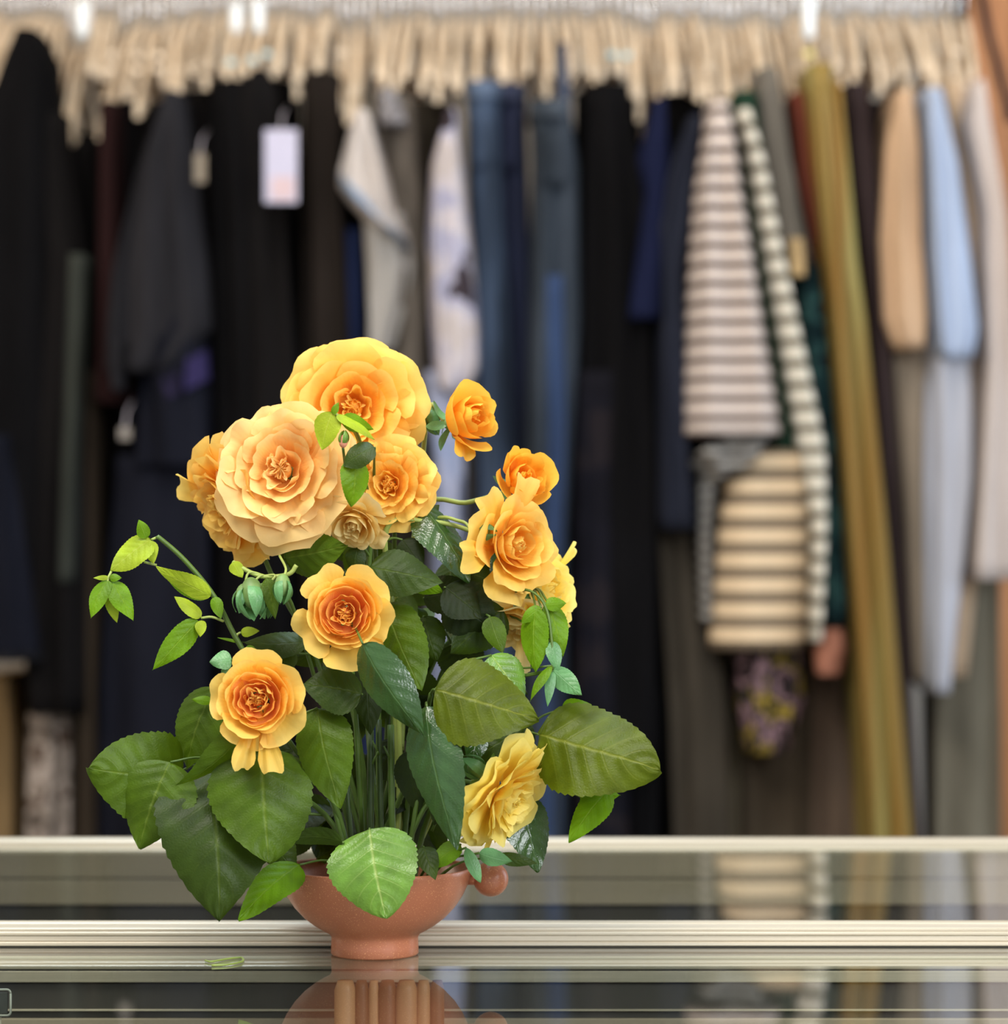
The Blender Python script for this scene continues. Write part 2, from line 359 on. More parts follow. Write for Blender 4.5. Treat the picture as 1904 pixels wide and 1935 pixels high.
# brown grained door and frame behind the right end of the rack
t = NT('orange_wood').set(.45, 0, .4)
t.l(t.ramp(t.noise(6, 5, stretch=(9, 9, .6)), [(.3, lin((150, 92, 48))), (.7, lin((205, 140, 86)))]), t.b.inputs[0]); WOODO = t.m
dx0 = P(1832, 0, BWY - .05).x
b = MB(); b.box(dx0, dx0 + .09, BWY - .06, BWY, 0, 2.6); fr = tag(b.build('trim_1', WOODO, smooth=False), kind='structure')
g_ = MB(); q_ = P(1812, 0, BWY - .05).x; g_.box(q_, dx0, BWY - .03, BWY, 0, 2.6); tag(g_.build('trim_2', m_plain('dark_door_gap', (30, 24, 20), .8), smooth=False), kind='structure')
d = MB(); d.box(dx0 + .10, dx0 + .95, BWY - .045, BWY, .01, 2.6); dr = tag(d.build('door_1', WOODO, smooth=False), kind='structure')
b = MB(); b.box(dx0 + .16, dx0 + .84, BWY - .06, BWY - .04, .2, 1.1); b.build('door_panel', WOODO, dr, smooth=False)
b = MB(); b.box(dx0 + .16, dx0 + .84, BWY - .06, BWY - .04, 1.3, 2.4); b.build('door_panel', WOODO, dr, smooth=False)

# ================================================================ DISPLAY CASES
t = NT('satin_aluminium').set(.35, .15, .5)
f = t.noise(60, 4, stretch=(.05, 1, 25)); t.l(t.ramp(f, [(.3, lin((186, 172, 148))), (.7, lin((220, 210, 192)))]), t.b.inputs[0]); ALU = t.m
ALUD = m_plain('dull_aluminium', (184, 174, 152), .5, .0, .08, 60, (.1, 1, 8))
SEAM = m_plain('dark_rubber_seam', (38, 34, 28), .7)
PANEL = m_plain('taupe_panel', (164, 150, 128), .75, 0, .08, 8, (.3, 1, 3))
DARKP = m_plain('charcoal_panel', (74, 70, 64), .8, 0, .15, 6)
t = NT('counter_glass'); nt = t
tr = t.n('ShaderNodeBsdfTransparent'); tr.inputs[0].default_value = (.95, .97, .95, 1)
gl = t.n('ShaderNodeBsdfGlossy'); gl.inputs['Roughness'].default_value = .012; gl.inputs[0].default_value = (1, 1, 1, 1)
fr_ = t.n('ShaderNodeFresnel', i_IOR=1.62); ge = t.n('ShaderNodeNewGeometry')
fac = t.math('MULTIPLY', fr_.outputs[0], t.math('SUBTRACT', 1.0, ge.outputs['Backfacing']), True)
mx = t.n('ShaderNodeMixShader'); t.l(fac, mx.inputs[0]); t.l(tr.outputs[0], mx.inputs[1]); t.l(gl.outputs[0], mx.inputs[2]); t.l(mx.outputs[0], t.out.inputs[0]); GLASS = t.m
t = NT('glass_edge_green').set(.1, 0, .5, lin((110, 150, 130))); GEDGE = t.m

def case(label, y0, y1, top, x0, x1, lip, panel_h, rails, back_at):
    c = thing('display_case', label, 'display case', ((x0 + x1) / 2, (y0 + y1) / 2, 0), 'glass display cases of the counter')
    g = MB(); g.box(x0 + .012, x1 - .012, y0 + .012, y1 - .002, top - .006, top); g.build('glass_top', GLASS, c, smooth=False)
    b = MB(); b.box(x0, x1, y0 - .004, y0 + .012, top - .03, top + .001, .002); b.build('front_rail', ALU, c, smooth=False)
    # inner back frame hanging under the glass with a seam across it
    b = MB(); b.box(x0, x1, back_at, y1, top - .0065 - lip * .5 + .0006, top - .0065, .0008); b.build('back_frame', ALUD if panel_h == 0 else PANEL, c, smooth=False)
    b = MB(); b.box(x0, x1, back_at + .001, y1, top - .0065 - lip * .5 - .0006, top - .0065 - lip * .5 + .0006); b.build('seam', SEAM, c, smooth=False)
    b = MB(); b.box(x0, x1, back_at, y1, top - .0065 - lip, top - .0065 - lip * .5 - .0006, .0008); b.build('back_frame', ALUD if panel_h == 0 else PANEL, c, smooth=False)
    for q0, q1, m in rails:
        b = MB(); b.box(x0, x1, back_at, y1, top - q1, top - q0, .001); b.build('back_rail', m, c, smooth=False)
    b = MB(); b.box(x0, x1, y1 - .008, y1, .08, top - .008 - lip); b.build('back_panel', DARKP, c, smooth=False)
    for x in (x0, x1 - .012):
        b = MB(); b.box(x, x + .012, y0, y1, .08, top - .001); b.build('side_panel', ALUD, c, smooth=False)
    b = MB(); b.box(x0 + .012, x1 - .012, y0 + .01, y1 - .01, .6, .606); b.build('glass_shelf', GLASS, c, smooth=False)
    b = MB(); b.box(x0 + .02, x1 - .02, y0 + .02, y1 - .02, 0, .08); b.build('plinth', DARKP, c, smooth=False)
    b = MB(); b.box(x0 + .012, x1 - .012, y0 + .012, y1 - .01, .08, .12); b.build('deck', DARKP, c, smooth=False)
    b = MB(); b.box(x0, x1, y0 - .001, y0 + .006, .12, top - .03); b.build('front_glass', GLASS, c, smooth=False)
    return c
Y1 = 2.284
c1 = case('front glass-topped display case that carries the bowl of roses', 1.62, Y1, TOP, -1.0, 1.0, .0195, 0,
     [(.047, .0485, ALUD), (.054, .075, PANEL)], Y1 - .012)
# light double channel joining the cases, with fine grooves along its face
TOP2 = TOP + .0148
j = thing('joining_rail', 'pale grooved metal rail running just behind the bowl', 'rail', (0, Y1 + .01, TOP - .03))
b = MB(); b.box(-1.0, 1.0, Y1 + .001, Y1 + .012, TOP - .03, TOP + .0006); b.build('seam', SEAM, j, smooth=False)
b = MB(); b.box(-1.0, 1.0, Y1 + .0, Y1 + .026, TOP + .0008, TOP + .0042, .0008); b.build('rib', ALU, j, smooth=False)
b = MB(); b.box(-1.0, 1.0, Y1 + .0012, Y1 + .026, TOP + .0042, TOP + .0092, .0008); b.build('rib', ALU, j, smooth=False)
b = MB(); b.box(-1.0, 1.0, Y1 + .0, Y1 + .026, TOP + .0092, TOP + .0122, .0008); b.build('rib', ALU, j, smooth=False)
b = MB(); b.box(-1.0, 1.0, Y1 + .001, Y1 + .026, TOP + .0122, TOP + .0150, .0008); b.build('rib', ALU, j, smooth=False)
Y2 = 2.90
c2 = case('rear glass-topped display case between the roses and the clothes', Y1 + .03, Y2, TOP2, -1.2, 1.2, .052, 1, [], Y2 - .012)
r = thing('edge_rail', 'pale metal rail along the far edge of the rear display case', 'rail', (0, Y2 + .01, TOP))
b = MB(); b.box(-1.2, 1.2, Y2, Y2 + .02, TOP2 - .02, P(0, 1586, Y2).z, .0015); b.build('rail_bar', ALU, r, smooth=False)
b = MB(); b.box(-1.2, 1.2, Y2 + .02, Y2 + .03, .3, TOP2 + .001); b.build('rail_skirt', ALUD, r, smooth=False)
# scrap of stem lying on the front glass
pts = [P(388, 1822, 2.205), P(400, 1818, 2.2), P(432, 1814, 2.215), P(456, 1813, 2.22), P(457, 1818, 2.2), P(430, 1824, 2.185), P(400, 1827, 2.18)]
for p in pts: p.z = TOP + .0011
b = MB(); b.tube(spline(pts, 5), .0009, 6); tag(b.build('plant_scrap', STEML), 'thin pale green loop of plant lying on the front glass', 'plant scrap')
# little clear-edged card holder standing inside the front case
h = thing('card_holder', 'small rounded pale card holder at the left under the front glass', 'holder', P(2, 1890, 2.2)); 
pts = []
for cx, cz, a0 in ((13, 1877, 0), (-20, 1877, 90), (-20, 1912, 180), (13, 1912, 270)):
    for a in range(a0, a0 + 91, 15):
        pts.append(P(cx + 7 * math.cos(R_(a)), cz - 7 * math.sin(R_(a)), 2.2))
pts.append(pts[0].copy()); b = MB(); b.tube(pts, .0009, 6); b.build('rim', m_plain('pale_plastic', (170, 172, 160), .4), h)
b = MB(); q0 = P(-18, 1915, 2.201); q1 = P(14, 1876, 2.201); b.box(q0.x, q1.x, 2.2, 2.203, q0.z, q1.z); b.build('card', m_plain('grey_card', (70, 72, 66), .7), h, smooth=False)
b = MB(); b.tube([P(0, 1915, 2.202), P(0, 1990, 2.202)], .0012, 8); b.build('stalk', ALUD, h)

# turned wooden posts of a stand inside the front case, seen through the glass below the bowl
st = thing('wooden_stand', 'brown turned wooden stand inside the front case, seen through the glass under the bowl', 'stand', (P(745, 0, 2.2).x, 2.2, .6))
SW1 = m_plain('stand_wood', (176, 132, 92), .5, var=.15, scale=20, stretch=(4, 1, .5)); SW2 = m_plain('stand_dark_wood', (112, 72, 42), .5, var=.15, scale=20)
for x, r_, m_ in ((652, .0085, SW1), (683, .0055, SW2), (706, .0042, SW1), (732, .007, SW2), (768, .0085, SW1), (800, .0055, SW1), (826, .0055, SW2)):
    q = P(x, 1900, 2.225); b = MB(); b.tube([Vector((q.x, 2.225, .60)), Vector((q.x, 2.225, .80)), Vector((q.x, 2.225, .976)), Vector((q.x, 2.225, .983))], [r_, r_, r_, r_ * .7], 12); b.build('post', m_, st)
b = MB(); b.box(P(640, 0, 2.2).x, P(840, 0, 2.2).x, 2.205, 2.245, .606, .62); b.build('base', SW1, st, smooth=False)

# ================================================================ BOWL
t = NT('speckled_terracotta').set(.34, 0, .5)
sp = t.math('GREATER_THAN', t.noise(900, 1), .66); nz = t.noise(14, 3)
cb = t.ramp(nz, [(.3, lin((178, 106, 74))), (.7, lin((192, 120, 88)))])
t.l(t.mix(t.math('MULTIPLY', sp, .55), cb, lin((232, 170, 120))), t.b.inputs[0]); t.bump(t.noise(300, 2), .08, .0006); TERRA = t.m
bowl = thing('footed_bowl', 'speckled terracotta pink footed bowl with a round ball handle, on the front glass', 'bowl', (BASE.x, BY, TOP))
px = BY / F
prof = [(0, .003), (.026, .003), (.030, .0002), (.0325, 0), (.0338, .0015), (.0336, .008), (.0334, .0135), (.0350, .0165), (.0400, .0190), (.0470, .0232), (.0545, .0290), (.0620, .0370),
        (.0680, .0460), (.0722, .0550), (.0748, .0640), (.0752, .0668), (.0744, .0678), (.0734, .0668), (.0700, .0550), (.0640, .0420), (.0540, .0310), (.0400, .0225), (.02, .019), (0, .0185)]
b = MB(); b.lathe(prof, (BASE.x, BY, TOP), 96); bd = b.build('bowl_body', TERRA, bowl)
hp = P(927, 1661, BY); b = MB(); b.ball(hp, .0136, 32, 20); b.build('ball_handle', TERRA, bowl)
b = MB(); b.tube([Vector((BASE.x + .068, BY, hp.z + .001)), hp], .0055, 14); b.build('handle_neck', TERRA, bowl)
fg = thing('flower_frog', 'dark metal pin holder inside the bowl under the stems', 'flower frog', (BASE.x, BY, TOP + .0195))
b = MB(); b.lathe([(0, .019), (.03, .0205), (.03, .026), (0, .026)], (BASE.x, BY, TOP + .003), 32); b.build('frog_base', SEAM, fg)

# ================================================================ ROSES IN THE BOWL
def T(label): return thing('garden_rose', label, 'rose', (BASE.x, BY, TOP + .024), 'yellow garden roses in the bowl')
def full(label, c, d, Rp, y, kind, pal, k, lv=(), via=None, smat=STEM, **kw):
    o = T(label); e, ax = rose(c, d, Rp, y, kind, pal, o, **kw); pts = stem(o, e, ax, k, via=via, mat=smat); leaves(o, pts, lv); return o, pts

oA, pA = full('largest pale apricot rose, wide open, upper left of the bouquet', (526, 882), (-.12, .14, 1), 139, 2.165, 'open', 'pale', 1, seed=11, via=[(690, 1500, 2.24), (640, 1230, 2.24), (570, 1020, 2.22)],
  lv=[((538, 1055, 2.2), (656, 1030, 2.17), 88, 'mid', dict(roll=15, curl=.04)),
      ((560, 1010, 2.21), (545, 1085, 2.2), 62, 'dark', dict(roll=-20)),
      ((600, 1060, 2.22), (618, 1110, 2.21), 55, 'dark', {}),
      ((585, 1212, 2.2), (458, 1216, 2.2), 62, 'dark', dict(roll=25, curl=-.05)),
      ((560, 1235, 2.21), (500, 1262, 2.21), 50, 'dark', {})])
oB, pB = full('broad golden rose at the very top of the bouquet', (668, 768), (.05, .02, 1), 138, 2.21, 'open', 'gold', 2, seed=22, inner='gold', via=[(715, 1480, 2.25), (712, 1150, 2.25), (700, 900, 2.25)],
  lv=[((628, 778, 2.150), (608, 850, 2.150), 54, 'lime', dict(roll=10, curl=.05)),
      ((636, 784, 2.148), (708, 830, 2.150), 28, 'lime', dict(roll=-35)),
      ((645, 790, 2.152), (706, 812, 2.155), 34, 'bright', dict(roll=25)),
      ((628, 782, 2.148), (640, 760, 2.148), 14, 'bright', dict(pt=0)),
      ((708, 846, 2.14), (648, 880, 2.14), 56, 'dark', dict(roll=20, shape=2)),
      ((672, 868, 2.145), (664, 958, 2.145), 60, 'bright', dict(roll=-25)),])
full('golden rose in side view tucked behind the largest one, far left', (412, 962), (-.8, -.42, .5), 122, 2.215, 'open', 'gold', 3, seed=33, hk=.3, via=[(670, 1500, 2.26), (600, 1250, 2.27), (510, 1080, 2.26)],
  guards=[(100, 1.1, 80, 60, .3)])
full('golden rose turned left, right of the largest one and under the top one', (726, 914), (-.28, .05, 1), 92, 2.20, 'open', 'gold', 4, seed=44, via=[(735, 1480, 2.26), (740, 1200, 2.26), (745, 1020, 2.26)])
full('small faded cream rose hanging below the upper roses', (670, 990), (-.25, -.6, .7), 62, 2.185, 'half', 'faded', 5, seed=55, hk=.3, via=[(705, 1480, 2.23), (690, 1200, 2.23), (700, 1000, 2.215)],
  lv=[((676, 1035, 2.2), (668, 1085, 2.2), 40, 'dark', {})])
oF, pF = full('peach-hearted cup rose with spread outer petals, centre of the bouquet', (650, 1158), (.02, .06, 1), 98, 2.13, 'cup', 'gold', 6, seed=63, inner='peach', spin=.3, via=[(680, 1500, 2.2), (668, 1300, 2.19)],
  lv=[((697, 1072, 2.17), (838, 1102, 2.16), 92, 'dark', dict(roll=-10, curl=.06)),
      ((728, 1140, 2.18), (798, 1306, 2.15), 112, 'mid', dict(roll=18, curl=.05)),
      ((685, 1216, 2.12), (803, 1392, 2.12), 92, 'teal', dict(roll=38, curl=.08, fold=.4, n=(-.2, -.75, .8))),
      ((684, 1312, 2.16), (568, 1296, 2.16), 96, 'dark', dict(roll=12, curl=.08)),
      ((694, 1240, 2.19), (700, 1390, 2.18), 70, 'deep', {})])
oG, pG = full('peach-hearted cup rose low on the left side', (482, 1322), (-.06, .05, 1), 97, 2.125, 'cup', 'gold', 7, seed=76, inner='peach', spin=.9, via=[(640, 1540, 2.2), (560, 1420, 2.18)],
  guards=[(-106, 1.3, 84, 74, .24), (-80, 1.38, 84, 72, .24)],
  lv=[
      ((408, 1300, 2.2), (352, 1455, 2.2), 110, 'mid', dict(roll=20, curl=.08)),
      ((478, 1368, 2.155), (330, 1482, 2.16), 60, 'mid', dict(roll=-50, curl=.1, fold=.3)),
      ((492, 1412, 2.165), (508, 1632, 2.135), 196, 'mid', dict(curl=.1, roll=-8, fold=.2, shape=2)),
      ((600, 1338, 2.17), (642, 1528, 2.15), 112, 'mid', dict(roll=10, curl=.06)),
      ((438, 1246, 2.17), (396, 1252, 2.17), 40, 'mint', dict(roll=10)),
      ((436, 1262, 2.17), (425, 1292, 2.17), 30, 'mint', {}),
      ((400, 1325, 2.19), (362, 1322, 2.19), 18, 'bright', {})])
oH, pH = full('small amber rose opening at the top right of the bouquet', (884, 790), (.62, .16, .55), 92, 2.215, 'bud', 'amber', 8, seed=81, hk=.4, smat=STEML, via=[(745, 1480, 2.26), (770, 1150, 2.27), (795, 900, 2.26), (812, 768, 2.25)],
  guards=[(-60, .85, 50, 75, .5)])
oI, pI = full('amber rosebud half open at the upper right, above the tilted rose', (990, 905), (.35, .3, .8), 82, 2.215, 'bud', 'amber', 9, seed=92, hk=.45, smat=STEML, via=[(750, 1480, 2.27), (765, 1150, 2.28), (800, 960, 2.27), (880, 950, 2.25), (935, 935, 2.24)],
  guards=[(140, 1.0, 40, 25, .35)])
oJ, pJ = full('golden rose with long loose petals tilted to the right side', (982, 1030), (.62, .05, .78), 98, 2.19, 'half', 'gold', 10, seed=103, inner='gold', hk=.45, smat=STEML, via=[(755, 1480, 2.25), (745, 1200, 2.24), (730, 1000, 2.21), (810, 986, 2.21), (880, 1000, 2.21)],
  guards=[(120, 1.35, 70, 60, .3), (-130, 1.3, 75, 70, .35), (160, 1.1, 80, 70, .4)],
  lv=[((800, 958, 2.215), (886, 1102, 2.19), 92, 'teal', dict(roll=-28, curl=.06, fold=.35)),
      ((780, 1000, 2.22), (830, 955, 2.23), 45, 'dark', {}), ((760, 1020, 2.21), (800, 1075, 2.2), 50, 'deep', {})])
oK, pK = full('lemon rose half hidden at the right behind the tilted rose', (1040, 1112), (.65, .25, .45), 84, 2.24, 'half', 'lemon', 11, seed=112, hk=.4, via=[(760, 1480, 2.27), (820, 1250, 2.28), (940, 1150, 2.27)],
  guards=[(100, 1.45, 50, 60, .12)],
  lv=[((1012, 1150, 2.18), (1012, 1272, 2.175), 58, 'bright', dict(roll=20, fold=.3)), ((1036, 1140, 2.185), (1064, 1242, 2.18), 52, 'bright', dict(roll=-15)),
      ((1022, 1148, 2.18), (984, 1178, 2.18), 28, 'bright', {}), ((1030, 1142, 2.18), (1070, 1140, 2.18), 28, 'bright', {}),
      ((1042, 1212, 2.175), (1054, 1270, 2.17), 30, 'mint', {}), ((1044, 1265, 2.17), (1100, 1314, 2.16), 42, 'mint', dict(roll=15, curl=-.06)),
      ((1042, 1258, 2.17), (1002, 1326, 2.165), 22, 'bright', dict(roll=30)), ((1044, 1268, 2.17), (1034, 1336, 2.165), 20, 'mint', {}),])
m = MB(); m.tube(spline([P(960, 1120, 2.2), P(1000, 1116, 2.19), P(1030, 1146, 2.18), P(1042, 1210, 2.175), P(1044, 1266, 2.17)], 6), .0011, 6); m.build('twig', STEM, oK)
full('ochre rose hanging downwards on the right, under the lemon one', (975, 1175), (-.12, -.75, .5), 80, 2.235, 'half', 'faded', 12, seed=128, hk=.25, via=[(762, 1480, 2.28), (850, 1240, 2.28), (950, 1120, 2.26)],
  guards=[(-90, 1.4, 30, 20, .4)])
oM, pM = full('pale lemon rose low on the right, turned to the lower right', (985, 1528), (.72, -.46, .40), 122, 2.16, 'open', 'lemon', 13, seed=133, hk=.42, via=[(800, 1570, 2.25), (850, 1480, 2.2)],
  lv=[
      ((975, 1500, 2.2), (1018, 1648, 2.19), 104, 'teal', dict(roll=-24, curl=.06)),
      ((880, 1602, 2.16), (908, 1668, 2.15), 26, 'mint', dict(shape=1)), ((905, 1612, 2.16), (968, 1628, 2.16), 34, 'mint', dict(roll=20)),
      ((940, 1618, 2.18), (1015, 1632, 2.18), 26, 'dark', {}), ((870, 1596, 2.17), (812, 1640, 2.17), 44, 'bright', dict(roll=15)),
      ((800, 1600, 2.18), (822, 1662, 2.155), 42, 'dark', {})])
# leafy shoots: stems without a blossom
def shoot(label, k, via, lv, end=None, r=.0021, mat=STEM):
    o = thing('leafy_shoot', label, 'leafy shoot', (BASE.x, BY, TOP + .024), 'leafy green shoots in the bowl')
    e = P(*via[-1]); pts = stem(o, e, (e - P(*via[-2])).normalized(), k, r, mat, via[:-1] if len(via) > 2 else None); leaves(o, pts, lv); return o, pts
oL, pL = shoot('slender shoot arching out to the far left with lime young leaves', 14, [(650, 1520, 2.22), (545, 1360, 2.2), (455, 1222, 2.19), (405, 1128, 2.19), (350, 1060, 2.185), (303, 1018, 2.18), (288, 1014, 2.18)],
  [((286, 1020, 2.18), (210, 1080, 2.175), 72, 'lime', dict(roll=25, curl=.06, pt=0)), ((276, 1017, 2.18), (262, 982, 2.18), 26, 'bright', dict(pt=0)), ((283, 1022, 2.178), (290, 1066, 2.175), 28, 'lime', dict(pt=0)),
   ((398, 1126, 2.185), (296, 1068, 2.18), 42, 'lime', dict(roll=-30, curl=.08, pt=0, wav=.08)), ((392, 1128, 2.187), (318, 1098, 2.186), 34, 'bright', dict(pt=0)),
   ((405, 1128, 2.185), (418, 1170, 2.18), 24, 'bright', dict(pt=0)),
   ((204, 1096, 2.172), (171, 1168, 2.16), 38, 'bright', dict(roll=15, pt=0)), ((212, 1098, 2.172), (252, 1173, 2.16), 42, 'bright', dict(roll=-15, pt=0)), ((206, 1125, 2.172), (221, 1177, 2.17), 24, 'lime', dict(pt=0)),
   ((206, 1092, 2.172), (176, 1092, 2.17), 10, 'lime', dict(pt=0)), ((207, 1092, 2.17), (230, 1092, 2.17), 16, 'bright', dict(pt=0)),
   ((380, 1166, 2.18), (328, 1128, 2.175), 30, 'lime', dict(roll=20, pt=0)), ((374, 1172, 2.18), (287, 1266, 2.17), 50, 'bright', dict(roll=-25, curl=.07, wav=.06, pt=0)), ((381, 1172, 2.178), (378, 1204, 2.175), 22, 'lime', dict(pt=0)),
   ((455, 1195, 2.19), (490, 1192, 2.19), 20, 'lime', {}), ((456, 1215, 2.19), (410, 1205, 2.19), 6, 'bright', dict(pt=0)), ((462, 1225, 2.19), (488, 1240, 2.19), 24, 'bright', dict(pt=0))])
for q in ([(286, 1020, 2.18), (300, 1014, 2.18)], [(210, 1080, 2.175), (204, 1096, 2.172), (206, 1128, 2.172)], [(380, 1168, 2.18), (400, 1166, 2.18), (422, 1174, 2.185)], [(296, 1068, 2.18), (272, 1062, 2.178)],):
    m = MB(); m.tube(spline([P(*p) for p in q], 4), .0010, 6); m.build('twig', STEML, oL)
shoot('shoot with the biggest dark drooping leaf, lower left over the bowl', 15, [(630, 1560, 2.22), (520, 1480, 2.2), (430, 1450, 2.19)],
  [((402, 1448, 2.18), (414, 1740, 2.14), 226, 'dark', dict(curl=.08, roll=-10, fold=.14)),
   ((345, 1476, 2.2), (168, 1452, 2.16), 176, 'mid', dict(curl=.08, roll=-15, fold=.1, shape=2)),
   ((322, 1440, 2.17), (262, 1604, 2.16), 150, 'mid', dict(curl=.06, roll=10)),
   ((315, 1470, 2.215), (330, 1596, 2.21), 80, 'mid', {}),
   ((566, 1634, 2.19), (450, 1738, 2.16), 86, 'bright', dict(roll=25, curl=.06)),
   ((500, 1570, 2.2), (560, 1650, 2.2), 70, 'dark', {}), ((648, 1592, 2.15), (526, 1588, 2.15), 42, 'dark', dict(roll=-40, curl=-.16))])
shoot('shoot with one round pale leaf hanging over the front of the bowl', 16, [(705, 1600, 2.2), (698, 1570, 2.155)],
  [((698, 1566, 2.152), (729, 1735, 2.13), 172, 'pale', dict(curl=.06, roll=6, fold=.12, shape=2, seed=5))])
shoot('shoot with long glossy leaves down the middle', 17, [(760, 1500, 2.24), (800, 1400, 2.2), (805, 1335, 2.17)],
  [((806, 1334, 2.14), (862, 1606, 2.12), 108, 'teal', dict(roll=24, curl=.08, fold=.25, n=(0, -.85, .6))),
   ((838, 1372, 2.16), (912, 1396, 2.15), 46, 'teal', dict(roll=-20, n=(0, -.5, .9))), ((905, 1380, 2.19), (890, 1450, 2.18), 44, 'teal', {}),
   ((870, 1440, 2.19), (820, 1560, 2.19), 80, 'deep', {}), ((770, 1420, 2.2), (790, 1540, 2.2), 60, 'deep', {})])
shoot('shoot with a large pointed olive leaf right of the centre', 18, [(770, 1520, 2.25), (800, 1380, 2.2), (815, 1306, 2.15)],
  [((822, 1304, 2.14), (1018, 1360, 2.13), 172, 'olive', dict(curl=.05, roll=-8, fold=.1)),
   ((928, 1238, 2.18), (988, 1330, 2.175), 84, 'pale', dict(roll=-20)), ((1005, 1370, 2.2), (880, 1450, 2.2), 90, 'dark', dict(roll=10)),
   ((960, 1390, 2.22), (900, 1500, 2.22), 80, 'deep', {})])
shoot('shoot reaching right with the broadest ribbed leaf, far right', 19, [(790, 1540, 2.26), (900, 1440, 2.22), (985, 1392, 2.2)],
  [((1018, 1388, 2.18), (1250, 1460, 2.14), 186, 'olive', dict(curl=.06, roll=-6, fold=.14, shape=3)),
   ((1062, 1340, 2.2), (1118, 1332, 2.2), 36, 'bright', dict(roll=20)), ((1150, 1492, 2.18), (1074, 1592, 2.17), 64, 'bright', dict(roll=15)),
   ((1095, 1505, 2.185), (1172, 1502, 2.18), 44, 'bright', dict(roll=-20))])
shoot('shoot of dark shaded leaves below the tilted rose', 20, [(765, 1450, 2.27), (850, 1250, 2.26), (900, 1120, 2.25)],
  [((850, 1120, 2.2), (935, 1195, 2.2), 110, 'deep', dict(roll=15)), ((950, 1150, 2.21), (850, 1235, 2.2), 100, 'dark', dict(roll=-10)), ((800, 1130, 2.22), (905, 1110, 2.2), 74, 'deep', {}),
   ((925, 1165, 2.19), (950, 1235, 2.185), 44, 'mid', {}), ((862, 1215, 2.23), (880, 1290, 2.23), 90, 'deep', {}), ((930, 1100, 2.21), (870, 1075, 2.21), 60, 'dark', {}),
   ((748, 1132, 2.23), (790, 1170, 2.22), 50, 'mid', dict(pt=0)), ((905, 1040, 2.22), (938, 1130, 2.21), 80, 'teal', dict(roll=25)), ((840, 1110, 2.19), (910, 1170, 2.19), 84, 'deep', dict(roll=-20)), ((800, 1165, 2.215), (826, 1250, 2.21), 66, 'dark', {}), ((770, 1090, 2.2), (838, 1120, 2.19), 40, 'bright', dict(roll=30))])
# dark inner leaves filling the middle of the bunch
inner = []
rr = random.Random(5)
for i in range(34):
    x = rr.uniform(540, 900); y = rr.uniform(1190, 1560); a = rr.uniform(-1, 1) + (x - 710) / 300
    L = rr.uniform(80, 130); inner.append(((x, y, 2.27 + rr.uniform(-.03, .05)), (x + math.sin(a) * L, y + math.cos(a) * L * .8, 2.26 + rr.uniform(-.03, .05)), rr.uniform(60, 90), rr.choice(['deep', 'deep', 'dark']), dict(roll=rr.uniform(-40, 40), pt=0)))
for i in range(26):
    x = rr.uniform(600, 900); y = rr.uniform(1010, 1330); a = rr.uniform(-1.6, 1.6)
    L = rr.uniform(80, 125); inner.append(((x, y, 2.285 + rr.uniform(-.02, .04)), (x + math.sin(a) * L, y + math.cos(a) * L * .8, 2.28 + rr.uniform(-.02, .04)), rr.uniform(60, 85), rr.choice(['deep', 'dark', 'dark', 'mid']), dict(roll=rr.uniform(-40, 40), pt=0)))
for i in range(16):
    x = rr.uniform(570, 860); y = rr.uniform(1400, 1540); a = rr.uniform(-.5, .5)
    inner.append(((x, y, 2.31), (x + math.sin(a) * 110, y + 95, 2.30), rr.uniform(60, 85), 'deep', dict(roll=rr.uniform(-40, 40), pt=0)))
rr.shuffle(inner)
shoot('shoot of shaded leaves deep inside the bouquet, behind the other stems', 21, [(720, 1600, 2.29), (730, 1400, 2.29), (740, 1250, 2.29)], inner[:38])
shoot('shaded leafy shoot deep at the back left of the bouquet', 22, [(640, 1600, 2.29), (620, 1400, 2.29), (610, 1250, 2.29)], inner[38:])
# bare stems standing in the bowl
for i, (x0, x1, yt, lab) in enumerate([(655, 610, 1440, 'thin bare stem leaning left at the left of the stem cluster'), (700, 700, 1380, 'thick bare dark stem upright behind the round pale leaf'), (742, 738, 1370, 'light green bare stem upright in the centre of the cluster'),
        (770, 800, 1440, 'bare stem leaning right at the right of the cluster'), (668, 650, 1420, 'dark bare stem just left of the middle'), (760, 840, 1500, 'thin bare stem slanting right above the bowl rim'), (722, 716, 1360, 'dark bare stem close behind the light green one')]):
    o = thing('cut_stem', lab, 'stem', (BASE.x, BY, TOP + .024)); m = MB()
    m.tube(spline([P(BASE.x * 0 + 708 + (x0 - 708) * .6, 1740, 2.24), P(x0, 1630, 2.21), P((x0 + x1) / 2, 1530, 2.20), P(x1, yt, 2.21)], 5), .0026 if i in (1, 2) else .0019, 8); m.build('stem', [STEM, STEMD, STEM, STEM, STEMD, STEM, STEMD][i], o)
    m = MB(); m.tube([P(x1 + (x0 - x1) * .3, yt + 70, 2.205), P(x1 + (x0 - x1) * .3 + (14 if i % 2 else -14), yt + 40, 2.2)], [.0012, .0006], 6); m.build('side_shoot', STEM, o)
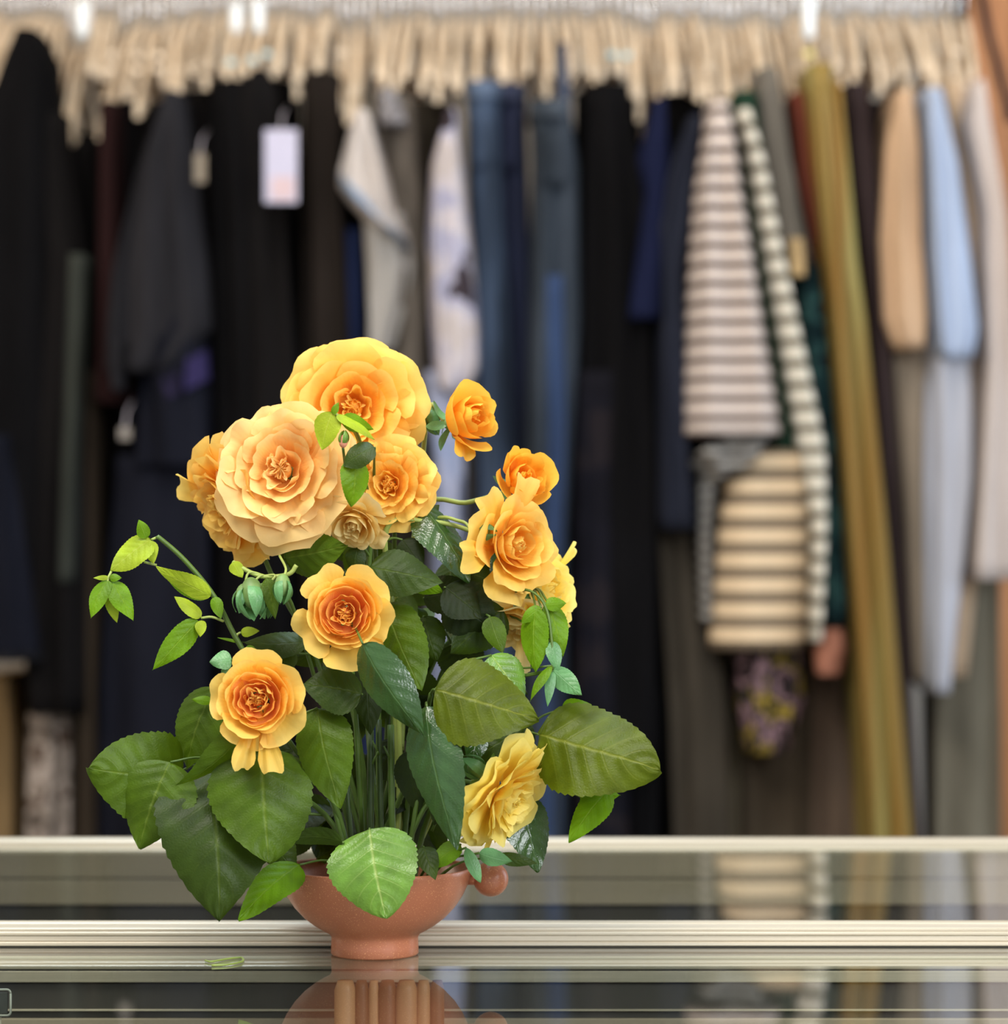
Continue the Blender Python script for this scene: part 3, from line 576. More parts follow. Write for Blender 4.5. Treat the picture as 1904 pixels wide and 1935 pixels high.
# green buds on side stalks
ob = thing('rose_bud_spray', 'nodding spray of closed green buds left of the central cup rose', 'rose buds', (BASE.x, BY, TOP + .024))
pb = stem(ob, P(500, 1090, 2.18), Vector((-1, 0, 0)), 23, .0017, STEM, [(660, 1500, 2.23), (600, 1300, 2.23), (550, 1140, 2.2)])
for (a, b_, d, s) in (((470, 1082), (462, 1112), (-.2, -1, .3), .011), ((492, 1088), (474, 1104), (.15, -1, .4), .016), ((520, 1088), (498, 1112), (.1, -1, 0), .013)):
    m = MB(); m.tube(spline([P(500, 1088, 2.18), P(a[0], a[1], 2.178), P(b_[0], b_[1], 2.175)], 4), .0010, 6); m.build('stalk', STEML, ob)
    bud(ob, P(b_[0], b_[1] - 2, 2.175), d, s * 1.25)
m = MB(); m.tube(spline([P(440, 1062, 2.185), P(470, 1080, 2.18), P(500, 1090, 2.18), P(545, 1085, 2.18), P(560, 1068, 2.18)], 5), .0017, 8); m.build('stalk', STEML, ob)
bud(ob, P(534, 1092, 2.16), (0, -1, .3), .014)
m = MB(); m.tube(spline([P(528, 1050, 2.18), P(540, 1075, 2.165), P(534, 1094, 2.16)], 5), .0010, 6); m.build('stalk', STEML, ob)
leaf('leaf', P(505, 1092, 2.17), P(520, 1170, 2.165), 30 * px, 'mid', ob); leaf('leaf', P(440, 1062, 2.18), P(458, 1092, 2.18), 26 * px, 'lime', ob)
for (lab, via, p, d, s, m_) in (('single green bud nodding beside the top right amber rose', [(748, 1480, 2.28), (775, 1150, 2.28), (800, 870, 2.27), (806, 790, 2.26)], (808, 772, 2.25), (.35, -.8, .2), .013, STEM),
        ('small green bud on a thin stalk left of the tilted rose', [(752, 1480, 2.26), (745, 1150, 2.25), (810, 992, 2.22), (870, 985, 2.2)], (893, 1002, 2.19), (.9, -.1, .3), .011, STEML),
        ('green bud just above the pale lemon rose low on the right', [(800, 1580, 2.26), (840, 1500, 2.22)], (918, 1466, 2.165), (-.75, .55, .2), .0135, STEML)):
    o = thing('rose_bud', lab, 'rose bud', (BASE.x, BY, TOP + .024)); e = P(*p)
    stem(o, e, Vector((d[0], -d[2], d[1])).normalized() * .2, len(lab), .0015, m_, via); bud(o, e, d, s * 1.2)
o = thing('rose_bud', 'tiny pinkish bud between the three upper roses', 'rose bud', (BASE.x, BY, TOP + .024))
PINK = m_plain('pink_bud', (225, 150, 120), .5); stem(o, P(648, 845, 2.15), Vector((0, 0, .2)), 3, .0013, STEM, [(700, 1450, 2.26), (690, 1100, 2.24), (660, 940, 2.24)]); bud(o, P(648, 842, 2.15), (.1, 1, .1), .008, tip=PINK, sm='pale')

# ================================================================ CLOTHES RACK
WOODH = NT('pale_hanger_wood').set(.45, 0, .4); t = WOODH
t.l(t.ramp(t.noise(14, 4, stretch=(1, .3, 5)), [(.3, lin((204, 180, 150))), (.7, lin((228, 208, 182)))]), t.b.inputs[0]); WOODH = t.m
CHROME = NT('polished_steel').set(.12, 1, .5, lin((225, 225, 228))).m
rk = thing('garment_rack', 'long steel clothes rail carrying all the hangers', 'clothes rack', (0, RY, 0))
ROD = P(0, -42, RY).z
b = MB(); b.tube([(-1.55, RY, ROD), (1.2, RY, ROD)], .0135, 16); b.build('rod', CHROME, rk)
for x in (-1.5, 1.17):
    b = MB(); b.tube([(x, RY, .03), (x, RY, ROD)], .014, 12); b.build('upright', CHROME, rk)
    b = MB(); b.tube([(x, RY - .28, .03), (x, RY + .28, .03)], .014, 12); b.build('foot', CHROME, rk)
def make_hanger(parent):
    # built at the origin: rod centre at z=0, hanger plane is the yz plane
    h = MB(); a = [Vector((0, -.006 + .02 * math.cos(R_(x)), .004 + .02 * math.sin(R_(x)))) for x in range(-20, 201, 20)]
    h.tube(a[::-1] [:-1] + [Vector((0, .012, -.012)), Vector((0, .0, -.028)), Vector((0, 0, -.065))], .0021, 6); hk = h.build('hook', CHROME, parent)
    prof = []; NN = 20
    for i in range(NN + 1):
        q = -1 + 2 * i / NN; y = q * .215; z = -.066 - .115 * abs(q) ** 1.35
        prof.append((y, z, .017 + .004 * (1 - abs(q))))
    v = []
    for (y, z, hh) in prof: v += [(-.0055, y, z), (-.002, y, z + .003), (.002, y, z + .003), (.0055, y, z), (.0055, y, z - hh), (-.0055, y, z - hh)]
    f = [(i * 6 + k, i * 6 + (k + 1) % 6, (i + 1) * 6 + (k + 1) % 6, (i + 1) * 6 + k) for i in range(NN) for k in range(6)] + [tuple(range(5, -1, -1)), tuple(range(NN * 6, NN * 6 + 6))]
    bd = mesh_obj('shoulder_bar', v, f, WOODH, parent, smooth=False)
    br = MB(); br.tube([(0, -.18, -.172), (0, .18, -.172)], .0055, 8); bb = br.build('trouser_bar', WOODH, parent)
    return [hk, bd, bb]
HL = 'pale wooden hanger with a steel hook seen edge-on in the packed row on the rail'
proto = thing('clothes_hanger', HL, 'hanger', (0, 0, 0), 'wooden hangers on the rail'); pk = make_hanger(proto)
def zs(x):
    p = x / RY * F + 952
    return 1.75 if 122 < p < 172 else 1.38 if 236 < p < 262 or 286 < p < 312 else 1.3 if 640 < p < 700 or 1190 < p < 1240 else 1.2 if 1320 < p < 1480 else 1.05
xs = []; x = P(-50, 0, RY).x
while x < P(1832, 0, RY).x: xs.append(x); x += random.uniform(.0135, .0195)
for i, x in enumerate(xs):
    if i == 0: o = proto; parts = pk
    else:
        o = proto.copy(); col.objects.link(o)
        for c in pk: cc = c.copy(); cc.parent = o; col.objects.link(cc)
    o.location = (x, RY, ROD - random.uniform(0, .002)); o.rotation_euler = (0, 0, R_(random.uniform(-5, 5))); o.scale = (1, random.uniform(.9, 1.05), zs(x) * random.choice((1.0, 1.06, 1.12, 1.2)) * random.uniform(.97, 1.05))

def garment(name, label, cat, rows, m, yf=5.16, dep=.42, folds=5, amp=.10, part='body', parent=None, ny=26, seed=0, cap=True, tilt=0):
    """rows: (row, left, right) as seen, at the garment's front edge distance yf; the cloth runs back from there along the hanger"""
    rs = np.random.RandomState(abs(seed + len(label or '') * 7 + int(rows[0][1])))
    rows = sorted(rows); ys = np.array([r[0] for r in rows], float); xl = np.array([r[1] for r in rows], float); xr = np.array([r[2] for r in rows], float)
    n = 44; g = np.linspace(0, 1, ny + 1); yy = ys[0] + (ys[-1] - ys[0]) * g
    L = np.interp(yy, ys, xl); Rr = np.interp(yy, ys, xr); v = []
    ph = rs.rand(4) * 6.28
    for i in range(ny + 1):
        c = P((L[i] + Rr[i]) / 2, yy[i], yf); hw = (Rr[i] - L[i]) / 2 / F * yf; d = dep * (1 if i else .9)
        for k in range(n):
            a = 2 * math.pi * k / n; ca, sa = math.cos(a), math.sin(a)
            ux = math.copysign(abs(ca) ** .55, ca); uy = math.copysign(abs(sa) ** .8, sa)
            wv = 1 + amp * math.sin(folds * a + ph[0] + 1.2 * g[i]) * min(1, g[i] * 3 + .3) + amp * .5 * math.sin(folds * 2.3 * a + ph[1] - 2 * g[i])
            off = amp * .10 * math.sin(ph[2] + 5 * g[i] + 2 * a)
            rl = min(.018, hw * .45) * min(1, g[i] * 5 + .15) * (amp / .1) * (math.sin(ux * folds * 1.6 + ph[3] + .8 * math.sin(3 * g[i] + ph[1])) + .5 * math.sin(ux * folds * 3.3 + ph[0] - 1.5 * g[i]))
            v.append((c.x + hw * ux * wv * (1 - .55 * (.5 + .5 * uy)), yf + d / 2 + d / 2 * uy + (rl if sa < 0 else 0) * abs(sa), c.z + off * .05 + tilt * hw * ux))
    f = [(i * n + k, (i + 1) * n + k, (i + 1) * n + (k + 1) % n, i * n + (k + 1) % n) for i in range(ny) for k in range(n)]
    if cap: f += [tuple(range(n)), tuple(range((ny + 1) * n - 1, ny * n - 1, -1))]
    top = P((xl[0] + xr[0]) / 2, ys[0], yf)
    if parent is None: parent = thing(name, label, cat, (top.x, yf + dep / 2, top.z))
    mesh_obj(part, v, f, m, parent); return parent
CL = lambda n, c, **k: m_cloth(n, c, **k)
BLK = CL('black_cloth', (13, 12, 13)); BLK2 = CL('soft_black_cloth', (19, 17, 17)); NAVYB = CL('blue_black_cloth', (22, 23, 31)); CHAR = CL('charcoal_cloth', (36, 35, 38)); BRN = CL('brown_black_cloth', (32, 27, 24))
# behind everything: long dark skirts filling the rail
G = garment
G('coat', 'long black coat with raised shoulder at the far left end', 'coat', [(52, 15, 75), (90, -10, 98), (200, -60, 112), (700, -90, 118), (1250, -90, 72)], BLK, yf=5.10, seed=1)
o = G('jacket', 'blue-grey sleeve of a black jacket low at the left edge', 'jacket', [(820, -60, 20), (1000, -60, 38), (1240, -60, 72)], NAVYB, yf=5.06, dep=.3, seed=2)
G('jacket', '', 'jacket', [(1235, -60, 76), (1250, -60, 76)], CHAR, yf=5.055, dep=.3, part='cuff', parent=o, ny=3)
G('dress', 'black dress beside the far left coat', 'dress', [(210, 60, 125), (500, 70, 160), (1250, 20, 158), (1350, 30, 158)], BLK2, yf=5.14, seed=3)
G('trousers', 'snake-print trousers at the lower left', 'trousers', [(1300, 40, 135), (1700, 35, 135)], m_blotch('snake_print', [(60, 52, 46), (120, 108, 98), (155, 142, 132), (85, 70, 60)], 24), yf=5.2, seed=4)
G('skirt', 'tan skirt at the very left edge low down', 'skirt', [(1280, -60, 40), (1700, -60, 48)], CL('tan_cloth', (118, 96, 66)), yf=5.24, seed=5)
G('shirt', 'grey-green shirt seen as a thin light strip left', 'shirt', [(480, 120, 165), (900, 108, 140), (1100, 104, 135)], CL('greygreen_cloth', (50, 52, 47)), yf=5.12, dep=.3, seed=6)
G('shirt', 'dark maroon shirt in the black section', 'shirt', [(190, 178, 225), (480, 170, 235), (760, 165, 250)], CL('maroon_cloth', (34, 19, 19)), yf=5.15, seed=7)
G('skirt', 'brown skirt in shadow left of the roses', 'skirt', [(700, 130, 190), (1700, 128, 200)], CL('brown_cloth', (50, 42, 34)), yf=5.22, seed=8)
o = G('cardigan', 'charcoal cardigan with a wide pointed sleeve', 'cardigan', [(170, 300, 345), (300, 240, 370), (500, 190, 395), (620, 180, 405), (700, 185, 330)], CHAR, yf=5.10, seed=9, amp=.14)
G('cardigan', '', '', [(640, 190, 240), (735, 205, 232)], CHAR, yf=5.09, dep=.2, part='sleeve', parent=o, seed=3)
o = G('sweatshirt', 'black sweatshirt with a faded purple band', 'sweatshirt', [(600, 250, 400), (880, 240, 408)], NAVYB, yf=5.12, seed=10)
G('', '', '', [(672, 340, 392), (730, 335, 394)], CL('purple_cloth', (52, 46, 82)), yf=5.105, dep=.2, part='band', parent=o, tilt=.5)
G('', '', '', [(712, 290, 345), (750, 295, 350)], CL('dim_purple_cloth', (40, 36, 58)), yf=5.105, dep=.2, part='band', parent=o, tilt=.5)
G('trousers', 'long blue-black trousers behind the left shoot of leaves', 'trousers', [(860, 190, 420), (1300, 160, 430), (1700, 155, 440)], NAVYB, yf=5.16, seed=11)
G('coat', 'black coat left of the white swing tag', 'coat', [(150, 380, 490), (400, 385, 520), (1000, 390, 560), (1700, 380, 600)], BLK, yf=5.14, seed=12)
G('blouse', 'black blouse with rounded shoulder behind the white swing tag', 'blouse', [(128, 470, 505), (165, 430, 530), (500, 420, 560), (900, 420, 600)], BLK2, yf=5.13, seed=13)
G('trousers', 'brown-black trousers right of the white swing tag', 'trousers', [(135, 560, 650), (400, 560, 660), (1000, 560, 690), (1700, 540, 700)], BRN, yf=5.15, seed=14)
G('trousers', 'slim black trousers at the left, between maroon shirt and charcoal cardigan', 'trousers', [(190, 215, 265), (900, 215, 260), (1700, 200, 300)], BLK, yf=5.24, seed=15)
G('skirt', 'dark navy skirt beside the pale jacket', 'skirt', [(430, 640, 690), (1000, 640, 700), (1700, 600, 760)], CL('navy_cloth', (38, 46, 76)), yf=5.2, seed=16)
for (lab, x0, x1, top, c, sd) in (('black dress packed behind at the left, under the lowest hangers', 95, 200, 250, 'black_fill', 51), ('black wool skirt packed behind, between the maroon shirt and the white tag', 195, 330, 190, 'black_wool', 52),
        ('black trousers packed behind, left of the white tag', 325, 445, 170, 'black_twill', 53), ('black velvet skirt packed behind the white tag', 440, 575, 150, 'black_velvet', 54), ('brown-black skirt packed behind, right of the white tag', 570, 700, 150, 'brownish_black', 55)):
    G('skirt', lab, 'skirt', [(top, x0, x1), (700, x0, x1), (1700, x0, x1)], CL(c, (15, 13, 13) if sd < 55 else (24, 20, 18)), yf=5.27, dep=.22, seed=sd)
for (lab, x0, x1, top, c, sd) in (('dark olive skirt packed behind the pale jackets', 695, 860, 190, (52, 46, 38), 56), ('black skirt packed behind the right pair of jeans', 1075, 1225, 170, (14, 13, 13), 57), ('black skirt packed behind the navy blouse', 1215, 1350, 170, (18, 17, 17), 58),
        ('dark brown skirt packed behind the striped cardigan', 1345, 1500, 200, (44, 38, 32), 59), ('plum-black skirt packed behind the mustard dress', 1590, 1700, 190, (34, 28, 28), 60), ('walnut brown skirt packed behind the short-sleeved shirt', 1695, 1850, 200, (110, 92, 76), 61)):
    G('skirt', lab, 'skirt', [(top, x0, x1), (700, x0, x1), (1700 if sd < 61 else 1290, x0, x1)], CL('packed_cloth_%d' % sd, c), yf=5.32, dep=.2, seed=sd)
# pale jacket with turned cuff
PALE = CL('pale_grey_denim', (190, 180, 174), var=.1); PALEB = CL('pale_blue_denim', (140, 156, 178), var=.12)
o = G('denim_jacket', 'pale grey denim jacket with a wide turned-up blue cuff', 'jacket', [(205, 668, 700), (260, 650, 720), (330, 630, 745), (365, 628, 755), (395, 650, 765), (430, 690, 775)], PALE, yf=5.08, dep=.3, seed=17, tilt=-.35)
G('', '', '', [(350, 630, 700), (395, 640, 745), (425, 690, 765), (445, 735, 775)], PALEB, yf=5.07, dep=.26, part='cuff', parent=o, tilt=-.9, amp=.04)
G('', '', '', [(400, 672, 775), (500, 680, 790), (600, 688, 765), (660, 690, 745)], CL('pale_beige_denim', (150, 145, 140), var=.15), yf=5.12, dep=.3, part='lower_sleeve', parent=o)
G('blouse', 'grey-brown crinkled blouse between the two pale jackets', 'blouse', [(180, 705, 790), (235, 700, 795), (400, 720, 800), (700, 730, 810), (900, 730, 810)], CL('greybrown_cloth', (92, 84, 76), var=.35, scale=22), yf=5.16, seed=18)
o = G('scarf', 'crumpled pale scarf top between the pale jackets', 'scarf', [(165, 712, 745), (230, 708, 778)], m_blotch('speckled_cloth', [(110, 104, 104), (150, 146, 148), (90, 84, 84)], 60), yf=5.10, dep=.2, seed=2)
PRINT = m_blotch('white_print', [(180, 168, 164), (186, 176, 178), (160, 156, 172), (58, 50, 54)], 9)
G('print_shirt', 'off-white shirt with a bold dark brush print', 'shirt', [(205, 838, 865), (300, 810, 880), (450, 800, 898), (600, 805, 915), (690, 810, 918), (735, 822, 890)], PRINT, yf=5.08, dep=.34, seed=19)
G('skirt', 'bluish white printed skirt below the printed shirt', 'skirt', [(700, 790, 880), (900, 815, 885), (1250, 800, 880), (1330, 800, 870)], m_blotch('bluish_print', [(140, 150, 178), (156, 160, 182), (112, 118, 140)], 7), yf=5.14, seed=20)
# jeans
def m_denim(name, base, fade):
    t = NT(name).set(.9, 0, .2); t.l(t.ramp(t.noise(7, 4, stretch=(5, 1, .5)), [(.35, lin(base)), (.68, lin(fade))]), t.b.inputs[0]); return t.m
def jeans(label, rows, base, fade, yf, seed):
    m = m_denim(label.split()[0] + '_denim', base, fade); o = G('jeans', label, 'jeans', rows, m, yf=yf, dep=.36, folds=3, amp=.12, seed=seed, part='leg')
    r0 = rows[0]; G('', '', '', [(r0[0] - 4, r0[1] - 4, r0[2] + 4), (r0[0] + 30, r0[1] - 4, r0[2] + 5)], m_denim(label.split()[0] + '_waist', tuple(x + 12 for x in base), tuple(min(x + 22, 255) for x in fade)), yf=yf - .01, dep=.36, part='waistband', parent=o, ny=4, amp=.03)
    G('', '', '', [(r0[0] + 60, r0[1] + 20, r0[2] - 14), (r0[0] + 160, r0[1] + 18, r0[2] - 12)], m, yf=yf - .012, dep=.05, part='pocket', parent=o, ny=4, amp=.05); return o
jeans('mid-blue faded jeans, first pair from the left', [(155, 875, 950), (400, 880, 960), (900, 890, 985), (1700, 900, 1000)], (30, 38, 50), (62, 76, 98), 5.12, 21)
jeans('indigo dark jeans squeezed between the two faded pairs', [(160, 925, 1000), (600, 955, 1010), (1700, 970, 1040)], (24, 27, 42), (33, 38, 60), 5.18, 22)
jeans('slate grey-blue jeans with the back pocket turned out, rightmost pair', [(190, 995, 1085), (300, 1000, 1105), (600, 990, 1108), (1000, 985, 1080), (1700, 985, 1080)], (32, 38, 45), (56, 63, 73), 5.10, 23)
G('jacket', 'blue denim shirt glimpsed under the rightmost jeans', 'shirt', [(520, 1010, 1072), (800, 1030, 1078), (1060, 1020, 1070), (1700, 1010, 1068)], m_denim('bright_denim', (34, 46, 72), (54, 72, 106)), yf=5.085, dep=.2, seed=24)
b_ = G('belt', 'dark blue belt end sticking up above the jeans', 'belt', [(80, 1058, 1072), (150, 1052, 1078), (260, 1056, 1084)], m_denim('belt_cloth', (44, 50, 66), (66, 76, 96)), yf=5.12, dep=.05, seed=3, amp=.03)
G('coat', 'long black coat right of the jeans', 'coat', [(155, 1095, 1200), (400, 1090, 1235), (900, 1075, 1260), (1440, 1080, 1262)], BLK, yf=5.12, seed=25)
G('trousers', 'black trousers with faint loop pattern behind the right leaves', 'trousers', [(700, 1070, 1190), (1700, 1060, 1215)], m_blotch('loop_print', [(20, 19, 24), (22, 21, 27), (32, 28, 31)], 8), yf=5.10, seed=26)
G('skirt', 'black floor-length skirt at the lower right of the bouquet', 'skirt', [(1300, 1180, 1262), (1700, 1170, 1262)], BLK, yf=5.16, seed=27)
G('blouse', 'navy blouse with pointed collar', 'blouse', [(185, 1232, 1262), (300, 1200, 1275), (360, 1215, 1265), (600, 1180, 1260)], CL('deep_navy_cloth', (24, 28, 52)), yf=5.09, dep=.3, seed=28)
G('jacket', 'slate jacket with sloping sleeve left of the striped shirt', 'jacket', [(215, 1300, 1335), (330, 1245, 1330), (430, 1226, 1320), (520, 1240, 1300), (1000, 1235, 1330)], CL('slate_cloth', (36, 38, 48)), yf=5.09, dep=.36, seed=29)
G('coat', 'taupe-black long coat behind the striped shirt', 'coat', [(500, 1240, 1320), (1000, 1230, 1345), (1350, 1250, 1390), (1700, 1262, 1395)], CL('taupe_cloth', (62, 56, 48)), yf=5.17, seed=30)
# striped garments
ST1 = CL('cool_stripes', (206, 190, 180), rgb2=(98, 86, 80), period=.0330, duty=.48, var=.06)
ST2 = CL('warm_stripes', (216, 190, 156), rgb2=(108, 94, 78), period=.0430, duty=.5, var=.05)
o = G('striped_shirt', 'white and grey striped shirt flaring to a wide hem', 'shirt', [(190, 1335, 1385), (260, 1325, 1400), (350, 1308, 1415), (500, 1295, 1445), (650, 1285, 1472), (780, 1274, 1500), (822, 1272, 1506)], ST1, yf=5.02, dep=.40, seed=31, folds=4, amp=.07)
ST1D = CL('dark_stripes', (150, 146, 140), rgb2=(64, 58, 54), period=.022, duty=.5)
G('', '', '', [(815, 1290, 1500), (850, 1310, 1490), (885, 1330, 1460)], ST1D, yf=5.04, dep=.36, part='hem', parent=o, tilt=.5)
G('striped_sweater', 'tan and brown broad-striped sweater hanging lowest under the striped shirt', 'sweater', [(850, 1368, 1560), (1000, 1342, 1560), (1228, 1324, 1548)], ST2, yf=5.06, dep=.34, seed=32, folds=3, amp=.03)
o = G('striped_blouse', 'speckled dark striped top left of the broad-striped sweater', 'blouse', [(850, 1315, 1370), (1000, 1318, 1350), (1180, 1325, 1350)], ST1D, yf=5.10, dep=.3, seed=4)
CRM = CL('cream_stripes', (212, 204, 188), rgb2=(100, 94, 80), period=.0375, duty=.42, var=.08)
G('striped_cardigan', 'cream and olive striped cardigan with green trim, right of the striped shirt', 'cardigan', [(205, 1392, 1425), (300, 1412, 1455), (450, 1436, 1485), (650, 1470, 1530), (850, 1505, 1575), (1000, 1535, 1572), (1215, 1530, 1560)], CRM, yf=5.03, dep=.36, seed=33, folds=3, amp=.05)
G('blouse', 'bottle-green blouse in the gap beside the striped shirt', 'blouse', [(170, 1380, 1440), (400, 1395, 1470), (700, 1430, 1520), (900, 1450, 1560)], CL('bottle_green_cloth', (30, 50, 38)), yf=5.09, seed=34)
G('dress', 'dark teal patterned dress behind the striped sweater', 'dress', [(500, 1500, 1560), (800, 1520, 1590), (1180, 1540, 1612)], m_blotch('teal_print', [(18, 33, 36), (26, 46, 48), (44, 72, 70), (18, 28, 34)], 20), yf=5.10, seed=35)
G('jacket', 'grey and brown suede jacket with a high rounded shoulder', 'jacket', [(125, 1428, 1480), (170, 1420, 1492), (300, 1435, 1510), (500, 1470, 1550)], CL('grey_suede', (104, 98, 90), var=.25), yf=5.12, seed=36)
G('shirt', 'brown shirt right next to the suede jacket', 'shirt', [(180, 1405, 1440), (300, 1425, 1465), (450, 1440, 1480)], CL('umber_cloth', (80, 62, 48)), yf=5.15, seed=4)
G('blouse', 'rust red blouse left of the mustard garment', 'blouse', [(175, 1490, 1530), (350, 1510, 1560), (480, 1540, 1580), (520, 1550, 1575)], CL('rust_cloth', (104, 54, 42)), yf=5.11, seed=37)
o = G('bag', 'small tan patch pocket piece hanging between teal dress and cardigan', 'bag', [(450, 1488, 1520), (520, 1492, 1525)], CL('tan_patch', (176, 150, 110)), yf=5.06, dep=.05, seed=4)
t = NT('mustard_satin').set(.6, 0, .3)
t.l(t.ramp(t.noise(5, 3, stretch=(6, 1, .25)), [(.36, lin((126, 90, 30))), (.62, lin((140, 130, 74)))]), t.b.inputs[0]); MUST = t.m
o = G('mustard_dress', 'long mustard yellow dress leaning right', 'dress', [(118, 1520, 1582), (300, 1528, 1610), (600, 1562, 1655), (1000, 1592, 1700), (1580, 1630, 1752), (1700, 1635, 1760)], MUST, yf=5.04, seed=38, folds=4, amp=.1)
for i, (a, b2, c2, d2) in enumerate(((1545, 1560, 1655, 1690), (1575, 1590, 1705, 1735))):
    G('', '', '', [(150, a, b2), (1690, c2, d2)], MUST, yf=5.03, dep=.05, part='pleat', parent=o, amp=.05)
G('coat', 'plum-brown coat right of the mustard dress', 'coat', [(155, 1590, 1650), (300, 1600, 1672), (600, 1640, 1690), (1100, 1680, 1716), (1700, 1715, 1760)], CL('plum_cloth', (50, 40, 40)), yf=5.09, seed=39)
BEI = CL('beige_cloth', (186, 154, 124), var=.14)
G('blouse', 'beige blouse with elbow-length sleeve', 'blouse', [(170, 1690, 1735), (280, 1672, 1745), (450, 1662, 1750), (600, 1670, 1765), (655, 1690, 1760)], BEI, yf=5.03, dep=.34, seed=40)
o = G('shirt', 'pale blue-white short-sleeved shirt', 'shirt', [(165, 1745, 1790), (300, 1745, 1830), (500, 1750, 1856), (620, 1760, 1868), (672, 1770, 1855)], CL('iceblue_cloth', (158, 168, 188), var=.08), yf=5.01, dep=.36, seed=41)
G('trousers', 'white trousers hanging below the short-sleeved shirt', 'trousers', [(640, 1748, 1850), (900, 1745, 1850), (1310, 1752, 1806)], CL('offwhite_cloth', (164, 164, 172), var=.08), yf=5.06, dep=.3, seed=42)
G('skirt', 'grey-beige skirt under the beige blouse', 'skirt', [(640, 1672, 1765), (1000, 1700, 1780), (1290, 1715, 1790)], CL('greige_cloth', (138, 124, 108)), yf=5.11, dep=.3, seed=43)
G('shirt', 'cream long shirt at the right edge of the frame', 'shirt', [(150, 1835, 1870), (230, 1815, 1890), (400, 1850, 1915), (700, 1850, 1945), (1095, 1812, 1990)], CL('cream_cloth', (184, 170, 162), var=.12), yf=5.04, seed=44)
G('blouse', 'sand blouse behind the cream long shirt', 'blouse', [(150, 1780, 1830), (400, 1800, 1870), (900, 1790, 1880), (1280, 1790, 1840)], CL('sand_cloth', (180, 156, 130)), yf=5.12, seed=45)
G('floral_dress', 'dark floral dress with yellow and pink flowers below the striped sweater', 'dress', [(1150, 1375, 1530), (1330, 1380, 1540), (1425, 1405, 1500)], m_blotch('floral_print', [(34, 32, 30), (60, 46, 50), (140, 112, 118), (40, 38, 34), (150, 128, 54), (36, 34, 32)], 17), yf=5.12, seed=46)
G('pouch', 'small copper-coloured pouch beside the striped sweater hem', 'pouch', [(1190, 1545, 1600), (1230, 1530, 1612), (1275, 1540, 1595)], CL('copper_cloth', (158, 106, 86)), yf=5.08, dep=.08, seed=47, folds=2)
for (lab, x0, x1, c, sd) in (('taupe long skirt behind, low right of the bouquet', 1248, 1411, (100, 92, 76), 1), ('dark brown long skirt behind the floral dress', 1381, 1556, (74, 64, 52), 2), ('mocha long skirt left of the mustard dress', 1521, 1666, (112, 94, 80), 3),
        ('olive-grey long skirt right of the mustard dress', 1741, 1906, (112, 104, 88), 4)):
    G('skirt', lab, 'skirt', [(900, x0, x1), (1700, x0, x1)], CL('backcloth_%d' % sd, c), yf=5.30, dep=.2, seed=sd)
# swing tags
TAGM = m_plain('white_tag', (232, 222, 232), .6, var=.02)
def swing(label, x0, x1, y0, y1, yd, rgb, lower=None):
    c = P((x0 + x1) / 2, y0, yd); o = thing('price_tag', label, 'tag', tuple(c))
    a = P(x0, y1, yd); b = P(x1, y0, yd); m = MB(); m.box(a.x, b.x, yd - .001, yd + .001, a.z, b.z); m.build('card', m_plain('tag_card_%d' % x0, rgb, .6, var=.02), o, smooth=False)
    m = MB(); m.tube([c, c + Vector((0, .03, .03)), c + Vector((0, .14, .06))], .0008, 6); m.build('string', TAGM, o)
    if lower:
        m = MB(); q = P(x0, (y0 + y1) / 2 + 20, yd); m.box(a.x + .012, b.x - .006, yd - .002, yd - .0011, a.z + .006, q.z); m.build('printed_block', m_plain('tag_block', lower, .6, var=.02), o, smooth=False)
swing('white and pink rectangular price tag hanging against the black clothes', 500, 562, 245, 383, 5.05, (178, 174, 194), (190, 166, 170))
swing('small beige tag on the dark clothes left of the white one', 368, 388, 290, 345, 5.05, (120, 108, 92))
swing('tiny grey tag on the black trousers at mid height', 226, 246, 808, 830, 5.05, (130, 122, 114))
# dark bag strap in front of the door
o = thing('bag_strap', 'dark navy strap hanging in a slope in front of the wooden door', 'strap', tuple(P(1850, -40, 5.5)))
m = MB(); m.tube(spline([P(1846, -60, 5.5), P(1862, 40, 5.5), P(1885, 130, 5.5), P(1910, 230, 5.5)], 5), .009, 8); m.build('strap', CL('strap_cloth', (48, 38, 44)), o)
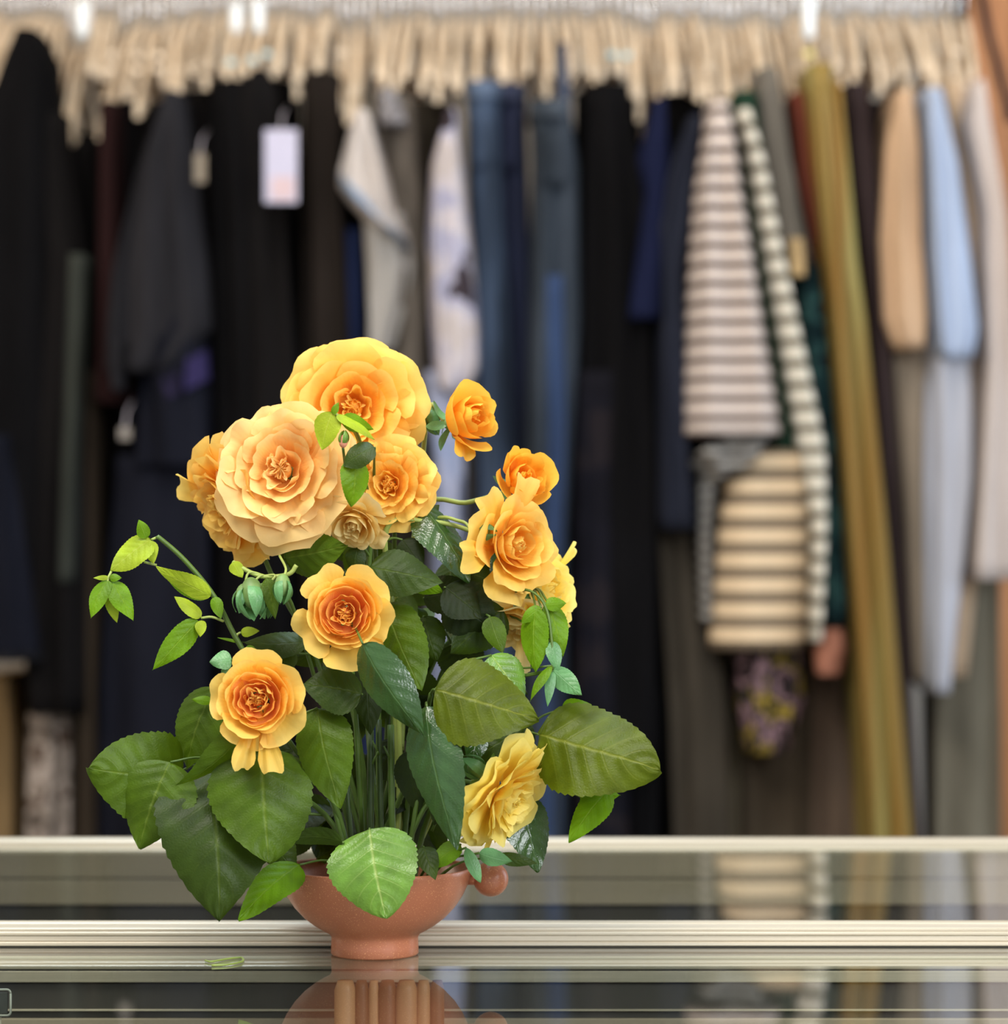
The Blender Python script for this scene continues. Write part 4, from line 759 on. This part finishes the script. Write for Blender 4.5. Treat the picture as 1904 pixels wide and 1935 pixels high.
# pale bodies in place of blurred highlights on the hangers, glint put into colour
CLIP = m_plain('white_glint', (236, 240, 242), .3, var=.01); GLINTB = m_plain('ice_blue_glint', (186, 214, 218), .3, var=.01); GLINTW = m_plain('cream_glint', (238, 216, 190), .3, var=.01); GLINTY = m_plain('yellow_glint', (240, 226, 140), .3, var=.01)
for (x, y0, y1, m_, lab) in ((155, 8, 66, CLIP, 'long white highlight stand-in at the top of the rail, far left'), (446, 14, 56, CLIP, 'left one of two long white highlight stand-ins above the white price tag'), (488, 8, 56, CLIP, 'right one of two long white highlight stand-ins above the white price tag'), (1528, 0, 68, CLIP, 'long white highlight stand-in above the mustard dress'),
        (1528, 102, 102, GLINTY, 'round yellow highlight stand-in above the mustard dress'), (1157, 104, 104, GLINTB, 'left one of two ice-blue highlight stand-ins above the long black coat'), (1184, 106, 106, GLINTB, 'right one of two ice-blue highlight stand-ins above the long black coat'), (644, 100, 100, GLINTW, 'single cream highlight stand-in above the pale denim jacket'),
        (1805, 98, 98, GLINTW, 'cream highlight stand-in at the right end of the rail'), (208, 104, 104, GLINTW, 'upper of two cream highlight stand-ins, leftmost pair'), (208, 133, 133, GLINTW, 'lower of two cream highlight stand-ins, leftmost pair'), (258, 106, 106, GLINTW, 'upper of two cream highlight stand-ins, middle pair'), (258, 134, 134, GLINTW, 'lower of two cream highlight stand-ins, middle pair'),
        (300, 106, 106, GLINTW, 'upper of two cream highlight stand-ins, right pair'), (298, 132, 132, GLINTW, 'lower of two cream highlight stand-ins, right pair'), (436, 118, 118, GLINTB, 'ice-blue highlight stand-in left of the ones above the white price tag'), (476, 114, 114, GLINTB, 'pale blue highlight stand-in in the middle above the white price tag'), (504, 102, 102, GLINTB, 'right-hand ice-blue highlight stand-in above the white price tag')):
    c = P(x, (y0 + y1) / 2, 5.15); hh = (y1 - y0) / 2 / F * 5.15; o = thing('hanger_glint', lab, 'clip', tuple(c))
    m = MB(); m.tube([c - Vector((0, 0, hh + .006)), c - Vector((0, 0, hh)), c + Vector((0, 0, hh)), c + Vector((0, 0, hh + .006))], [.006, .0105, .0105, .006], 14); m.build('glint_body', m_, o)
    m = MB(); m.tube([c + Vector((0, .005, hh)), c + Vector((0, .05, hh + .01))], .0018, 6); m.build('glint_wire', CHROME, o)
